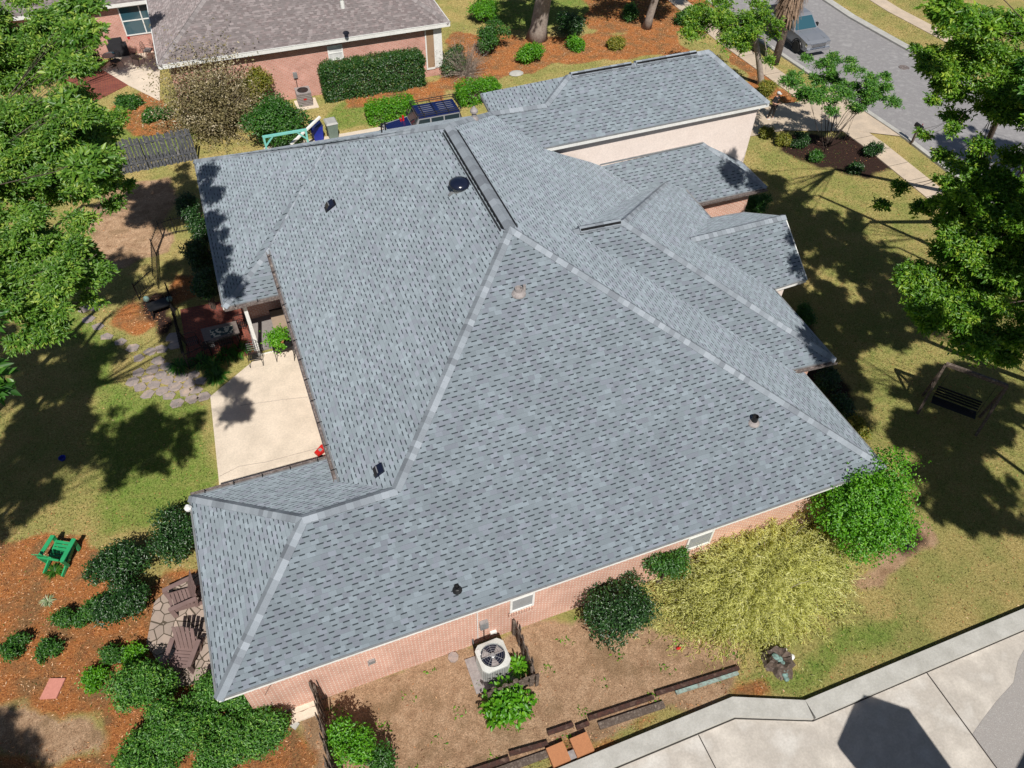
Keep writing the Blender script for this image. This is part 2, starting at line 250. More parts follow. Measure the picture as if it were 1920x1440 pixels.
# ------------------------------------------------------------------ mesh builder
class MB:
    def __init__(s): s.v = []; s.f = []; s.t = []; s.uvp = {}
    def add(s, vs, fs, t=None):
        o = len(s.v); s.v += [tuple(map(float, p)) for p in vs]
        for f in fs: s.f.append(tuple(i + o for i in f)); s.t.append(random.random() if t is None else t)
        return s
    def bx(s, x0, x1, y0, y1, z0, z1, t=None):
        return s.add([(x0, y0, z0), (x1, y0, z0), (x1, y1, z0), (x0, y1, z0), (x0, y0, z1), (x1, y0, z1), (x1, y1, z1), (x0, y1, z1)],
                     [(0, 3, 2, 1), (4, 5, 6, 7), (0, 1, 5, 4), (1, 2, 6, 5), (2, 3, 7, 6), (3, 0, 4, 7)], t)
    def beam(s, a, b, wd, h, up=(0, 0, 1), t=None, w2=None, h2=None):
        a = np.array(a, float); b = np.array(b, float); d = b - a; d /= np.linalg.norm(d); u = np.array(up, float)
        r = np.cross(d, u); n_ = np.linalg.norm(r); r = np.array([1., 0, 0]) if n_ < 1e-6 else r / n_; u = np.cross(r, d)
        w2 = wd if w2 is None else w2; h2 = h if h2 is None else h2
        vs = [p + r * sx * ww / 2 + u * sy * hh / 2 for p, ww, hh in ((a, wd, h), (b, w2, h2)) for sx, sy in ((-1, -1), (1, -1), (1, 1), (-1, 1))]
        return s.add(vs, [(0, 1, 2, 3), (7, 6, 5, 4), (0, 4, 5, 1), (1, 5, 6, 2), (2, 6, 7, 3), (3, 7, 4, 0)], t)
    def tube(s, pts, rad, n=8, cap=True, t=None):
        pts = [np.array(p, float) for p in pts]; rad = rad if hasattr(rad, '__len__') else [rad] * len(pts); vs = []; fs = []
        for i, p in enumerate(pts):
            d = pts[min(i + 1, len(pts) - 1)] - pts[max(i - 1, 0)]; d /= np.linalg.norm(d) + 1e-9
            a = np.cross(d, (0, 0, 1)) if abs(d[2]) < 0.95 else np.cross(d, (1, 0, 0)); a /= np.linalg.norm(a); b_ = np.cross(d, a)
            for k in range(n): q = 2 * math.pi * k / n; vs.append(p + (a * math.cos(q) + b_ * math.sin(q)) * rad[i])
        for i in range(len(pts) - 1):
            for k in range(n): fs.append((i * n + k, i * n + (k + 1) % n, (i + 1) * n + (k + 1) % n, (i + 1) * n + k))
        if cap: fs.append(tuple(range(n - 1, -1, -1))); fs.append(tuple((len(pts) - 1) * n + k for k in range(n)))
        return s.add(vs, fs, t)
    def lathe(s, c, prof, n=20, axis='z', t=None):
        vs = []; fs = []
        for r, h in prof:
            for k in range(n):
                q = 2 * math.pi * k / n; x, y = r * math.cos(q), r * math.sin(q)
                vs.append((c[0] + x, c[1] + y, c[2] + h) if axis == 'z' else ((c[0] + h, c[1] + x, c[2] + y) if axis == 'x' else (c[0] + x, c[1] + h, c[2] + y)))
        for i in range(len(prof) - 1):
            for k in range(n): fs.append((i * n + k, i * n + (k + 1) % n, (i + 1) * n + (k + 1) % n, (i + 1) * n + k))
        if prof[0][0] > 1e-4: fs.append(tuple(range(n - 1, -1, -1)))
        if prof[-1][0] > 1e-4: fs.append(tuple((len(prof) - 1) * n + k for k in range(n)))
        return s.add(vs, fs, t)
    def ell(s, c, r, n=12, m_=8, t=None):
        return s.lathe_e(c, r, n, m_, t)
    def lathe_e(s, c, r, n, m_, t):
        vs = []; fs = []
        for i in range(m_ + 1):
            th = math.pi * i / m_
            for k in range(n):
                q = 2 * math.pi * k / n; vs.append((c[0] + r[0] * math.sin(th) * math.cos(q), c[1] + r[1] * math.sin(th) * math.sin(q), c[2] - r[2] * math.cos(th)))
        for i in range(m_):
            for k in range(n): fs.append((i * n + k, i * n + (k + 1) % n, (i + 1) * n + (k + 1) % n, (i + 1) * n + k))
        return s.add(vs, fs, t)
    def prism(s, poly, z0, z1, t=None):
        n = len(poly); vs = [(p[0], p[1], z0) for p in poly] + [(p[0], p[1], z1) for p in poly]
        ar = sum(poly[i][0] * poly[(i + 1) % n][1] - poly[(i + 1) % n][0] * poly[i][1] for i in range(n))
        if ar < 0: vs = vs[:n][::-1] + vs[n:][::-1]
        return s.add(vs, [tuple(range(n - 1, -1, -1)), tuple(range(n, 2 * n))] + [(i, (i + 1) % n, (i + 1) % n + n, i + n) for i in range(n)], t)
    def poly(s, vs, t=None, down=None):
        n = len(vs); V_ = [np.array(p, float) for p in vs]; nn = newell(V_)
        if nn[2] < 0: V_ = V_[::-1]
        s.add(V_, [tuple(range(n))], t)
        return s
    def slab(s, vs, th=0.06, t=None):
        """a roof plane with real thickness"""
        V_ = [np.array(p, float) for p in vs]; nn = newell(V_)
        if nn[2] < 0: V_ = V_[::-1]
        n = len(V_); lo = [p - np.array([0, 0, th]) for p in V_]
        return s.add(V_ + lo, [tuple(range(n)), tuple(range(2 * n - 1, n - 1, -1))] + [(i, i + n, (i + 1) % n + n, (i + 1) % n) for i in range(n)], t)
    def build(s, name, mat, parent=None, smooth=False, uv=False, loc=None):
        me = bpy.data.meshes.new(name)
        vs = s.v if loc is None else [tuple(np.array(p) - np.array(loc)) for p in s.v]
        me.from_pydata(vs, [], s.f)
        me.materials.append(MATS[mat])
        a = me.attributes.new('tint', 'FLOAT', 'FACE'); a.data.foreach_set('value', s.t)
        if uv:
            ul = me.uv_layers.new(name='UVMap'); out = []
            for f in s.f:
                P = [np.array(s.v[i]) for i in f]; nn = newell(P)
                if abs(nn[2]) > 0.97: u, v_ = np.array([1., 0, 0]), np.array([0, 1., 0])
                else:
                    u = np.cross((0, 0, 1), nn); u /= np.linalg.norm(u); v_ = np.cross(nn, u)
                for p in P: out += [p @ u, p @ v_]
            ul.data.foreach_set('uv', out)
        if smooth: me.polygons.foreach_set('use_smooth', [True] * len(me.polygons))
        o = bpy.data.objects.new(name, me); C.objects.link(o)
        if loc is not None: o.location = loc
        if parent is not None:
            o.parent = parent
            if parent.type == 'EMPTY' and loc is None: o.matrix_parent_inverse = Matrix.Identity(4); o.location = -parent.location; 
            elif loc is None and parent.parent is not None: o.location = (0, 0, 0)
        return o
def newell(P):
    n = np.zeros(3)
    for i in range(len(P)):
        a, b_ = P[i], P[(i + 1) % len(P)]
        n += np.cross(a, b_)
    l = np.linalg.norm(n); return n / l if l > 0 else np.array([0, 0, 1.])
def tag(o, label, cat, group=None, kind=None):
    if kind: o['kind'] = kind
    if label: o['label'] = label
    if cat: o['category'] = cat
    if group: o['group'] = group
    return o
def thing(name, loc, label, cat, group=None, rz=0):
    o = bpy.data.objects.new(name, None); C.objects.link(o); o.empty_display_size = 0.3; o.location = tuple(map(float, loc)); o.rotation_euler = (0, 0, rz)
    return tag(o, label, cat, group)
def local(t, mb, name, mat, smooth=False, uv=False, parent=None):
    """mesh given in the thing's own frame"""
    o = mb.build(name, mat, None, smooth, uv); o.parent = parent or t; return o
def struct(o): o['kind'] = 'structure'; return o
def copy_tree(o, parent=None, top=True):
    c = o.copy(); C.objects.link(c)
    if parent is not None: c.parent = parent
    for ch in list(o.children): copy_tree(ch, c, False)
    return c

# ------------------------------------------------------------------ ground
def inpoly(X, Y, poly):
    ins = np.zeros(X.shape, bool); n = len(poly); j = n - 1
    for i in range(n):
        xi, yi = poly[i][:2]; xj, yj = poly[j][:2]
        c = ((yi > Y) != (yj > Y)) & (X < (xj - xi) * (Y - yi) / (yj - yi + 1e-12) + xi); ins ^= c; j = i
    return ins
def GP(*pts): return [tuple(G(a, b_)[:2]) for a, b_ in pts]
xs = np.concatenate([[-400, -150, -60, -30], np.arange(-16, 62.01, 0.25), [80, 150, 400]])
ys = np.concatenate([[-300, -100, -40, -20], np.arange(-13, 62.01, 0.25), [80, 150, 500]])
X, Y = np.meshgrid(xs, ys); Z = -0.9 * np.clip((Y - 20) / 16, 0, 1)
jx = X + 0.5 * np.sin(Y * 1.7 + X * 0.6) * 0.5 + rng.normal(0, 0.12, X.shape); jy = Y + 0.4 * np.sin(X * 1.9 - Y * 0.5) * 0.5 + rng.normal(0, 0.12, X.shape)
R_ = np.zeros(X.shape); Gg = np.zeros(X.shape); B_ = np.zeros(X.shape); A_ = np.zeros(X.shape)
A_[:] = 1.0                                                     # dry turf by default
for p in [GP((590, 1290), (1100, 1150), (1240, 1190), (1390, 1210), (1390, 1290), (900, 1460), (560, 1500)),        # bare soil south of the wall
          GP((-60, 1330), (190, 1330), (230, 1420), (-60, 1420)), GP((180, 345), (330, 330), (310, 480), (150, 520)),
          GP((1590, 1090), (1640, 1060), (1700, 1000), (1730, 960), (1750, 1010), (1690, 1075), (1600, 1110))]: A_[inpoly(jx, jy, p)] = 0.0
for p in [GP((140, 780), (190, 690), (260, 720), (390, 760), (410, 905), (350, 1000), (160, 1010)), GP((1380, 1290), (1560, 1180), (1700, 1120), (1720, 1160), (1520, 1310)),
          GP((620, 185), (700, 190), (700, 240), (600, 250)), GP((60, 560), (150, 540), (240, 690), (140, 800), (40, 640)),
          GP((900, 0), (1280, -20), (1260, 30), (930, 60)), GP((200, 200), (380, 230), (350, 290), (200, 300))]: Gg[inpoly(jx, jy, p)] = 0.58
Gg[inpoly(jx, jy, GP((-300, 640), (160, 640), (200, 1000), (-300, 1010)))] = .36; Gg[inpoly(jx, jy, GP((1400, 270), (1680, 340), (1980, 700), (2000, 1000), (1800, 1040), (1640, 850), (1500, 520)))] = .40; Gg[(X > 50.0) & (X < 52) & (Y > 15)] = 0.3; Gg[(X > 53.2)] = 0.3
for p in [GP((-300, 1010), (150, 1010), (300, 1180), (330, 1330), (190, 1330), (-100, 1320)), GP((200, 1310), (330, 1330), (330, 1500), (-100, 1500), (-100, 1430), (220, 1420)), GP((300, 1080), (420, 1040), (450, 1300), (560, 1330), (600, 1460), (400, 1500), (250, 1330)),
          GP((815, 150), (850, 60), (1010, 70), (1270, 60), (1290, 100), (1050, 120), (860, 170)), GP((640, 165), (840, 150), (830, 190), (640, 205)),
          GP((380, 560), (310, 560), (320, 500), (370, 520)), GP((200, 620), (260, 560), (300, 600), (250, 640)),
          GP((1385, 75), (1500, 200), (1440, 190), (1350, 90)), GP((1100, 60), (1400, 60), (1380, 0), (1100, -20)), GP((270, 170), (360, 240), (240, 260), (200, 200)),
          GP((930, 1450), (1385, 1290), (1440, 1275), (1480, 1310), (1370, 1312), (1050, 1430))]: R_[inpoly(jx, jy, p)] = 1.0
for p in [GP((1470, 250), (1620, 252), (1690, 320), (1620, 330), (1530, 315), (1450, 285)), GP((1660, 1030), (1700, 990), (1735, 1000), (1720, 1050), (1680, 1060)),
          GP((280, 545), (330, 540), (330, 600), (290, 640), (262, 570)), GP((1480, 560), (1560, 680), (1640, 840), (1600, 840), (1500, 700))]: B_[inpoly(jx, jy, p)] = 0.8
def blur(a, k=2):
    for _ in range(k):
        b_ = a.copy(); b_[1:-1, 1:-1] = (a[1:-1, 1:-1] * 2 + a[:-2, 1:-1] + a[2:, 1:-1] + a[1:-1, :-2] + a[1:-1, 2:]) / 6; a = b_
    return a
zone = np.stack([blur(R_), blur(Gg), blur(B_), blur(A_)], -1).reshape(-1, 4)
ny, nx = X.shape; idx = np.arange(nx * ny).reshape(ny, nx)
Fq = np.stack([idx[:-1, :-1], idx[:-1, 1:], idx[1:, 1:], idx[1:, :-1]], -1).reshape(-1, 4)
def mesh_np(name, V_, F_, mat, tint=None, parent=None):
    me = bpy.data.meshes.new(name); me.vertices.add(len(V_)); me.vertices.foreach_set('co', V_.astype(np.float32).ravel())
    k = F_.shape[1]; me.loops.add(F_.size); me.loops.foreach_set('vertex_index', F_.astype(np.int32).ravel())
    me.polygons.add(len(F_)); me.polygons.foreach_set('loop_start', np.arange(0, F_.size, k, dtype=np.int32)); me.polygons.foreach_set('loop_total', np.full(len(F_), k, np.int32))
    me.update(calc_edges=True); me.materials.append(MATS[mat])
    if tint is not None:
        a = me.attributes.new('tint', 'FLOAT', 'FACE'); a.data.foreach_set('value', tint.astype(np.float32))
    o = bpy.data.objects.new(name, me); C.objects.link(o)
    if parent is not None: o.parent = parent
    return o
go = mesh_np('ground', np.stack([X, Y, Z], -1).reshape(-1, 3), Fq, 'ground_mix')
ca = go.data.color_attributes.new('zone', 'FLOAT_COLOR', 'POINT'); ca.data.foreach_set('color', zone.astype(np.float32).ravel())
struct(go)

import bmesh
def sheet(name, pts, mat, lift=0.004, thick=0.0, kind='structure', uv=False):
    """a flat sheet that follows the ground, split where the terrain bends; thick > 0 raises it with sides"""
    bm = bmesh.new(); vs = [bm.verts.new((p[0], p[1], 0)) for p in pts]; bm.faces.new(vs)
    bmesh.ops.triangulate(bm, faces=bm.faces[:])
    for yy in (20.0, 36.0):
        bmesh.ops.bisect_plane(bm, geom=bm.verts[:] + bm.edges[:] + bm.faces[:], plane_co=(0, yy, 0), plane_no=(0, 1, 0))
    for f in bm.faces:
        if f.normal.z < 0: f.normal_flip()
    for v_ in bm.verts: v_.co.z = gz(v_.co.x, v_.co.y) + lift + thick
    if thick > 0:
        ed = [e for e in bm.edges if e.is_boundary]; r = bmesh.ops.extrude_edge_only(bm, edges=ed)
        for g in r['geom']:
            if isinstance(g, bmesh.types.BMVert): g.co.z -= thick + lift + 0.05
        bmesh.ops.recalc_face_normals(bm, faces=bm.faces[:])
    me = bpy.data.meshes.new(name)
    if uv:
        ul = bm.loops.layers.uv.new('UVMap')
        for f in bm.faces:
            for l in f.loops: l[ul].uv = (l.vert.co.x, l.vert.co.y)
    bm.to_mesh(me); bm.free(); me.materials.append(MATS[mat]); o = bpy.data.objects.new(name, me); C.objects.link(o)
    if kind: o['kind'] = kind
    return o
# street side
sheet('road', [(40.2, -30), (48.4, -30), (48.4, 90), (40.2, 90)], 'asphalt', 0.004)
for nm_, xa, xb in (('kerb', 48.4, 49.0), ('kerb', 39.9, 40.2)): sheet(nm_, [(xa, -30), (xb, -30), (xb, 90), (xa, 90)], 'kerb_concrete', 0.004, 0.12)
sheet('sidewalk', [(51.9, -30), (53.1, -30), (53.1, 90), (51.9, 90)], 'sidewalk', 0.004, 0.04)
sheet('sidewalk', [(37.2, -30), (38.5, -30), (38.5, 90), (37.2, 90)], 'sidewalk', 0.004, 0.05)
jb = MB()
for yy in np.arange(-6, 60, 1.5):
    if abs(yy - 20) > 0.2 and abs(yy - 36) > .2: jb.bx(37.2, 38.5, yy, yy + 0.02, gz(0, yy) + 0.03, gz(0, yy) + 0.0585)
struct(jb.build('sidewalk_joint', 'dark_joint'))
sheet('driveway', GP((1380, 262), (1470, 246), (1610, 248)) + [(39.95, 20.3), (39.95, 26.6)] + GP((1500, 192), (1400, 205)), 'sidewalk', 0.06, 0.0)
sheet('driveway', [(5.5, 30.2), (27.5, 30.2), (27.5, 27.0), (5.5, 27.0)], 'patio_concrete', 0.01)
sheet('path', [(5.5, 31.4), (15.5, 31.4), (15.5, 32.3), (5.5, 32.3)], 'patio_concrete', 0.02)
# paved yard at the bottom right
sheet('driveway', [(-10, -60), (13.8, -60), (60, -60), (60, -5.2), (15.9, -5.1), (13.9, -4.2), (-10, -4.1)], 'concrete', 0.012)
sheet('driveway_patch', [(60, -60), (19.96, -60)] + GP((1822, 1378), (1840, 1352), (1868, 1315), (1900, 1280), (1908, 1240), (1930, 1200)) + [(26, -5.5), (60, -5.6)], 'aggregate', 0.018)
jm = MB(); jm.bx(19.93, 19.965, -40, -5.35, 0.0, 0.0215); jm.bx(12.33, 12.36, -40, -4.45, 0.0, 0.0175)
jm.tube([(-10, -4.36, .012), (13.6, -4.42, .012), (15.74, -5.30, .012), (60, -5.49, .012)], .022, 5)
struct(jm.build('driveway_joint', 'dark_joint'))
kb = MB()
def kerb_line(pts, w0, h):
    for i in range(len(pts) - 1):
        a, b_ = np.array(pts[i], float), np.array(pts[i + 1], float); d = (b_ - a) / np.linalg.norm(b_ - a); n = np.array([-d[1], d[0]])
        kb.prism([a, b_, b_ - n * w0, a - n * w0], -0.05, h)
kerb_line([(-10, -3.82), (13.8, -3.88)], 0.52, 0.20); kb.prism([(13.8, -3.88), (15.8, -4.74), (15.72, -5.28), (13.6, -4.40)], -0.05, 0.198); kerb_line([(15.8, -4.74), (60, -4.92)], 0.55, 0.20)
struct(kb.build('kerb', 'kerb_concrete'))
# patio slabs
sheet('patio', GP((395, 745), (412, 912), (640, 880)) + [(4.9, 15.4), (2.9, 15.4)], 'patio_concrete', 0.01, 0.05)
ck = MB()
for pts in ([(412, 895), (450, 876), (500, 868), (560, 852), (612, 838)], [(452, 762), (540, 750), (590, 745)]):
    q = [G(*p) for p in pts]; ck.tube([p + np.array([0, 0, 0.064]) for p in q], 0.007, 4)
struct(ck.build('patio_crack', 'gutter_brown'))
sheet('red_brick_patio', [(-0.05, 15.7), (2.9, 15.5), (2.55, 19.2), (-0.05, 19.3)], 'paver_brick', 0.01, 0.05, uv=True)
sheet('porch_floor', [(2.6, 15.6), (4.8, 15.6), (4.8, 17.6), (2.6, 17.6)], 'soffit', 0.02, 0.06)
sheet('neighbour_patio', GP((225, 100), (300, 95), (300, 190), (240, 160), (190, 130)), 'patio_concrete', 0.01, 0.03)
sheet('neighbour_brick_patio', GP((120, 140), (190, 130), (240, 160), (170, 195), (110, 180)), 'paver_brick', 0.01, 0.02, uv=True)
sheet('flagstone_patio', GP((290, 1130), (340, 1085), (420, 1060), (440, 1250), (400, 1275), (330, 1290), (275, 1210)), 'flag_paving', 0.01, 0.04)
sheet('entry_path', [(20.9, 5.6), (24.6, 7.2), (24.8, 9.0), (21.5, 9.5)], 'flagstone', 0.01, 0.03)

# ------------------------------------------------------------------ main house
E0 = 3.4
def V(x, y, z): return np.array([x, y, z + E0])
def A_(px, py, z): return at(px, py, z + E0)
house = thing('brick_house', (0, 0, 0), 'single storey brick house with large grey shingled hip roof filling the middle of the view', 'house')
Apt = A_(408, 1310, 0); Bpt = A_(1660, 875, 0); Cpt = A_(357, 932, 0); R1 = A_(568, 972, 2.01); J = A_(742, 918, 2.01); P = A_(957, 427, 5.56); GS = A_(637, 903, 1.04); Q = A_(840, 234, 5.56)
Mn = (-0.642, 0, 1); K = onp(505, 465, Mn, GS); U = onp(615, 266, Mn, GS); S_ = A_(419, 575, 0); NW = A_(365, 301, 0)
En = (0.574, 0, 1); ea = onp(1075, 433, En, P); et = onp(1123, 308, En, P); eg = onp(1019, 277, En, P); ev = onp(938, 222, En, P); eq = onp(920, 211, En, P); ew = onp(1050, 288, En, P)
GC = V(26.6, 16.62, 3.05); Gn = (0, -0.6, 1); g1 = onp(1328, 95, Gn, GC); g2 = onp(1065, 142, Gn, GC); g3 = onp(1023, 196, Gn, GC)
wb = A_(1168, 415, 3.99); wse = A_(1566, 673, 0.48); wc = A_(1484, 692, 0.48)
NF = A_(1250, 343, 0.69); VX = V(20.11, 15.57, 0.56); EE = V(22.11, 15.18, 0.48)
t1 = A_(1316, 267, 1.48); t2 = A_(1437, 350, 0.084)
er = A_(1295, 448, 2.13); ep = A_(1471, 405, 2.13); es = A_(1512, 522, 0.48); en_ = A_(1398, 398, 0.48); es2 = A_(1450, 541, 0.48); en2 = A_(1328, 410, 0.48)
rf = MB()
planes = [[Apt, Bpt, P, J, R1], [Apt, R1, Cpt], [Cpt, R1, J, GS, V(4.85, 4.85, 1.0), V(4.85, 6.5, 0)], [GS, J, P, Q, U, K], [S_, K, U], [S_, U, NW],
          [S_, V(4.9, 14.93, 0), V(4.9, 16.55, 0.99), K],
          [P, Bpt, V(20.95, 4.4, 0.08), wc, ea], [P, ea, VX, et, ew], [P, ew, eg, ev, eq, Q],
          [NW, U, Q], [NW, Q, eq, V(14.1, 22.0, 0.03)],
          [eq, g3, V(14.68, 19.87, 3.05)], [g2, V(14.82, 21.5, 3.05), V(14.68, 19.87, 3.05), g3], [ev, eg, GC, g1, g2, g3, eq],
          [g1, GC, V(26.6, 21.5, 3.05)], [g1, V(26.6, 21.5, 3.05), V(14.82, 21.5, 3.05), g2],
          [wb, ea, wc, wse], [wb, NF, VX, ea], [wb, wse, EE, NF],
          [et, VX, NF, V(21.6, 15.4, 0.6), V(21.6, t2[1], 0.084), t2, t1], [t1, t2, V(t2[0], 16.85, 0.084)],
          [er, ep, es, es2], [er, ep, en_, en2]]
for p in planes: rf.slab(p, 0.05)
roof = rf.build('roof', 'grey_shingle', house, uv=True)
# ridge and hip caps: overlapping cap shingles
def caps(name, segs, mat='cap_shingle', wd=0.34, parent=house, step=0.19, lift=0.03, ang=0.55):
    mb = MB()
    for a, b_ in segs:
        a = np.array(a, float); b_ = np.array(b_, float); d = b_ - a; l = np.linalg.norm(d); d /= l; r = np.cross(d, (0, 0, 1)); r /= np.linalg.norm(r); u = np.cross(r, d)
        n = max(int(l / step), 1)
        for i in range(n):
            p0 = a + d * (l * i / n - 0.02); p1 = a + d * (l * (i + 1) / n + 0.03); h0 = lift + 0.016; h1 = lift + 0.002
            s = wd / 2; dr = s * ang
            vs = []
            for p, h in ((p0, h0), (p1, h1)):
                vs += [p - r * s + u * (h - dr), p + u * (h + 0.012), p + r * s + u * (h - dr), p + r * s + u * (h - dr - 0.04), p - r * s + u * (h - dr - 0.04)]
            mb.add(vs, [(0, 1, 6, 5), (1, 2, 7, 6), (2, 3, 8, 7), (0, 5, 9, 4), (0, 4, 3, 2, 1), (5, 6, 7, 8, 9)], random.random())
    return mb.build(name, mat, parent)
m, nt, b = _new('cap_shingle'); at_ = nt.nodes.new('ShaderNodeAttribute'); at_.attribute_name = 'tint'
cc = ramp(nt, at_.outputs['Fac'], [(0, (0.18, 0.20, 0.23)), (0.35, (0.235, 0.265, 0.30)), (0.7, (0.27, 0.305, 0.345)), (1, (0.32, 0.355, 0.40))]); v = coords(nt, 1, 'World')
L(nt, mixc(nt, 0.6, cc, ramp(nt, noise(nt, v, 60, 3, .8), [(0.3, (0.72, 0.72, 0.72)), (0.7, (1.2, 1.2, 1.2))]), 'MULTIPLY'), b.inputs['Base Color']); b.inputs['Roughness'].default_value = 0.9; b.inputs['Specular IOR Level'].default_value = 0.2
def up(p, h=0.0): return np.array(p) + np.array([0, 0, h])
for sg in [[(Bpt, P)], [(J, P)], [(R1, J)], [(Apt, R1)], [(Cpt, R1)], [(NW, U), (U, Q)], [(S_, K), (K, U)], [(Q, eq)], [(eq, g3)], [(g3, g2)], [(GC, g1)], [(wse, wb)], [(NF, wb)], [(er, ep)], [(V(26.6, 21.5, 3.05), g1)]]:
    caps('hip_cap', sg, wd=0.31)
caps('hip_cap', [(t2, t1)], wd=0.26); caps('ridge_cap', [(g2, g1)], wd=0.32); caps('ridge_cap', [(ea, wb)], wd=0.32)
# raised vent along the main ridge, with black slots at its sides
rvd = MB(); pa, pb = P + (Q - P) * 0.02, P + (Q - P) * 0.96
for sx in (-1, 1):
    for off, hh in ((0.20, 0.075), (0.28, 0.045)):
        rvd.beam(pa + np.array([sx * off, 0, hh - 0.62 * off]), pb + np.array([sx * off, 0, hh - 0.62 * off]), 0.035, 0.06)
rvd.build('ridge_vent_slot', 'black_metal', house)
caps('ridge_vent', [(P + (Q - P) * 0.01 + np.array([0, 0, .05]), P + (Q - P) * 0.97 + np.array([0, 0, .05]))], wd=0.38, step=0.28, ang=0.5)
for nm_, a, b_ in (('ridge_vent', ea + (wb - ea) * 0.12, wb + (ea - wb) * 0.08), ('ridge_vent', g2 + (g1 - g2) * 0.02, g2 + (g1 - g2) * 0.43), ('ridge_vent', g2 + (g1 - g2) * 0.47, g2 + (g1 - g2) * 0.9)):
    q = MB(); q.beam(up(a, 0.06) - np.array([0, .12, .0]), up(b_, 0.06) - np.array([0, .12, .0]), 0.05, 0.10); q.build('ridge_vent_slot', 'black_metal', house)
    caps(nm_, [(up(a, 0.08), up(b_, 0.08))], wd=0.34, step=0.28)
# eaves: fascia, gutter, soffit
fas = MB(); sof = MB(); drip = MB()
def eave(a, b_, inn, over=0.45, gutter=False, h=0.17, straps=0):
    a = np.array(a, float); b_ = np.array(b_, float); n = np.array([*inn, 0.0]); th = 0.045
    lo = np.array([0, 0, h])
    q = [a - n * 0.012, b_ - n * 0.012]
    fas.add([q[0] - n * 0.03 - up((0, 0, 0), 0.055), q[1] - n * 0.03 - up((0, 0, 0), 0.055), q[1] - lo - n * .03, q[0] - lo - n * .03, q[0] + n * th - up((0, 0, 0), .055), q[1] + n * th - up((0, 0, 0), .055), q[1] + n * th - lo, q[0] + n * th - lo],
            [(0, 1, 2, 3), (7, 6, 5, 4), (0, 4, 5, 1), (3, 2, 6, 7), (0, 3, 7, 4), (1, 5, 6, 2)])
    drip.beam(a - n * 0.035 - up((0, 0, 0), .02), b_ - n * 0.035 - up((0, 0, 0), .02), 0.05, 0.03)
    sof.add([a - lo + n * .03, b_ - lo + n * .03, b_ - lo + n * (over + .03), a - lo + n * (over + .03)], [(0, 1, 2, 3)])
    if gutter:
        d = (b_ - a) / np.linalg.norm(b_ - a); o_ = -n * 0.05
        def pt(p, ox, oz): return p - n * (0.045 + ox) - np.array([0, 0, oz])
        prof = [(0, 0.03), (0, 0.14), (0.11, 0.14), (0.13, 0.02), (0.115, 0.02), (0.10, 0.11), (0.02, 0.11), (0.015, 0.03)]
        vs = [pt(a, *p) for p in prof] + [pt(b_, *p) for p in prof]; k = len(prof)
        go_ = MB().add(vs, [(i, (i + 1) % k, (i + 1) % k + k, i + k) for i in range(k)] + [tuple(range(k - 1, -1, -1)), tuple(range(k, 2 * k))]).build('gutter', 'gutter_brown', house)
        for i in range(straps):
            p = a + (b_ - a) * (i + .5) / straps; MB().beam(p - n * 0.16 - [0, 0, .012], p + n * 0.01 + [0, 0, .012], 0.028, 0.012).build('strap', 'black_metal', go_)
eave(Apt, Bpt, (0, 1)); eave(Cpt, Apt, (1, 0)); eave(V(4.4, 6.5, 0), Cpt, (0, -1), gutter=True, straps=5)
eave(NW, S_, (1, 0)); eave(S_, V(4.6, 14.93, 0), (0, 1), gutter=True, straps=3)
eave(K, GS, (1, 0), gutter=True, straps=12)
eave(Bpt, V(20.98, 4.4, 0), (-1, 0)); eave(wc, wse, (0, 1), gutter=True); eave(wse, EE, (-1, 0))
eave(V(21.9, t2[1], 0.084), t2, (0, 1), gutter=True); eave(t2, V(t2[0], 16.8, 0.084), (-1, 0), over=.3)
eave(eg + np.array([-.3, 0, 0]), GC, (0, 1), over=0.3, h=0.2); eave(GC, V(26.6, 21.5, 3.05), (-1, 0), over=.3)
eave(V(14.82, 21.5, 3.05), V(14.68, 19.87, 3.05), (1, 0), over=.3); eave(es2, es, (0, 1), over=.4); eave(en_, en2, (0, -1), over=.4)
eave(V(14.1, 22.0, 0.03), NW, (0.27, -.96))
for a, b_ in ((ep, es), (ep, en_)): fas.beam(up(a, -.10) + np.array([.02, 0, 0]), up(b_, -.10) + np.array([.02, 0, 0]), 0.04, 0.16)
fas.build('fascia', 'white_paint', house); sof.build('soffit', 'soffit', house); drip.build('drip_edge', 'galvanised', house)
# walls
wl = MB()
for x0, x1, y0, y1, z1 in ((.45, 20.62, .45, 6.05, 3.24), (4.8, 20.6, 6.05, 16.9, 3.22), (4.82, 5.1, 4.95, 15.4, 4.25), (16, 21.66, 4.8, 15.02, 3.72), (20.0, 25.58, 15.02, 16.78, 3.3), (2.55, 5.2, 17.6, 23.6, 3.23), (5.2, 14.1, 17.62, 21.3, 3.22), (4.84, 13.9, 15.6, 17.58, 3.2)):
    wl.bx(x0, x1, y0, y1, -0.05 - 0.01 * x0 / 20, z1)
wall = wl.build('wall', 'pink_brick', house, uv=True)
ws = MB(); ws.bx(15.2, 26.28, 16.86, 21.1, -.9, 6.24); ws.bx(20.6, 23.15, 8.72, 12.45, -.05, 3.78)
# gable of the entrance
ws.add([V(23.15, 8.72, .38), V(23.15, 12.45, .38), V(23.15, 10.29, 2.0), V(22.9, 8.72, .38), V(22.9, 12.45, .38), V(22.9, 10.29, 2.0)], [(0, 1, 2), (5, 4, 3)])
ws.build('stucco_wall', 'blush_stucco', house)
# hidden east gable that closes the north wing
gb = MB(); gb.add([V(14.1, 21.8, 0), V(14.1, 16.9, 0), V(14.1, 18.2, 3.85), V(13.95, 21.8, 0), V(13.95, 16.9, 0), V(13.95, 18.2, 3.85)], [(0, 1, 2), (5, 4, 3), (0, 2, 5, 3)]); gb.build('gable_wall', 'pink_brick', house, uv=True)
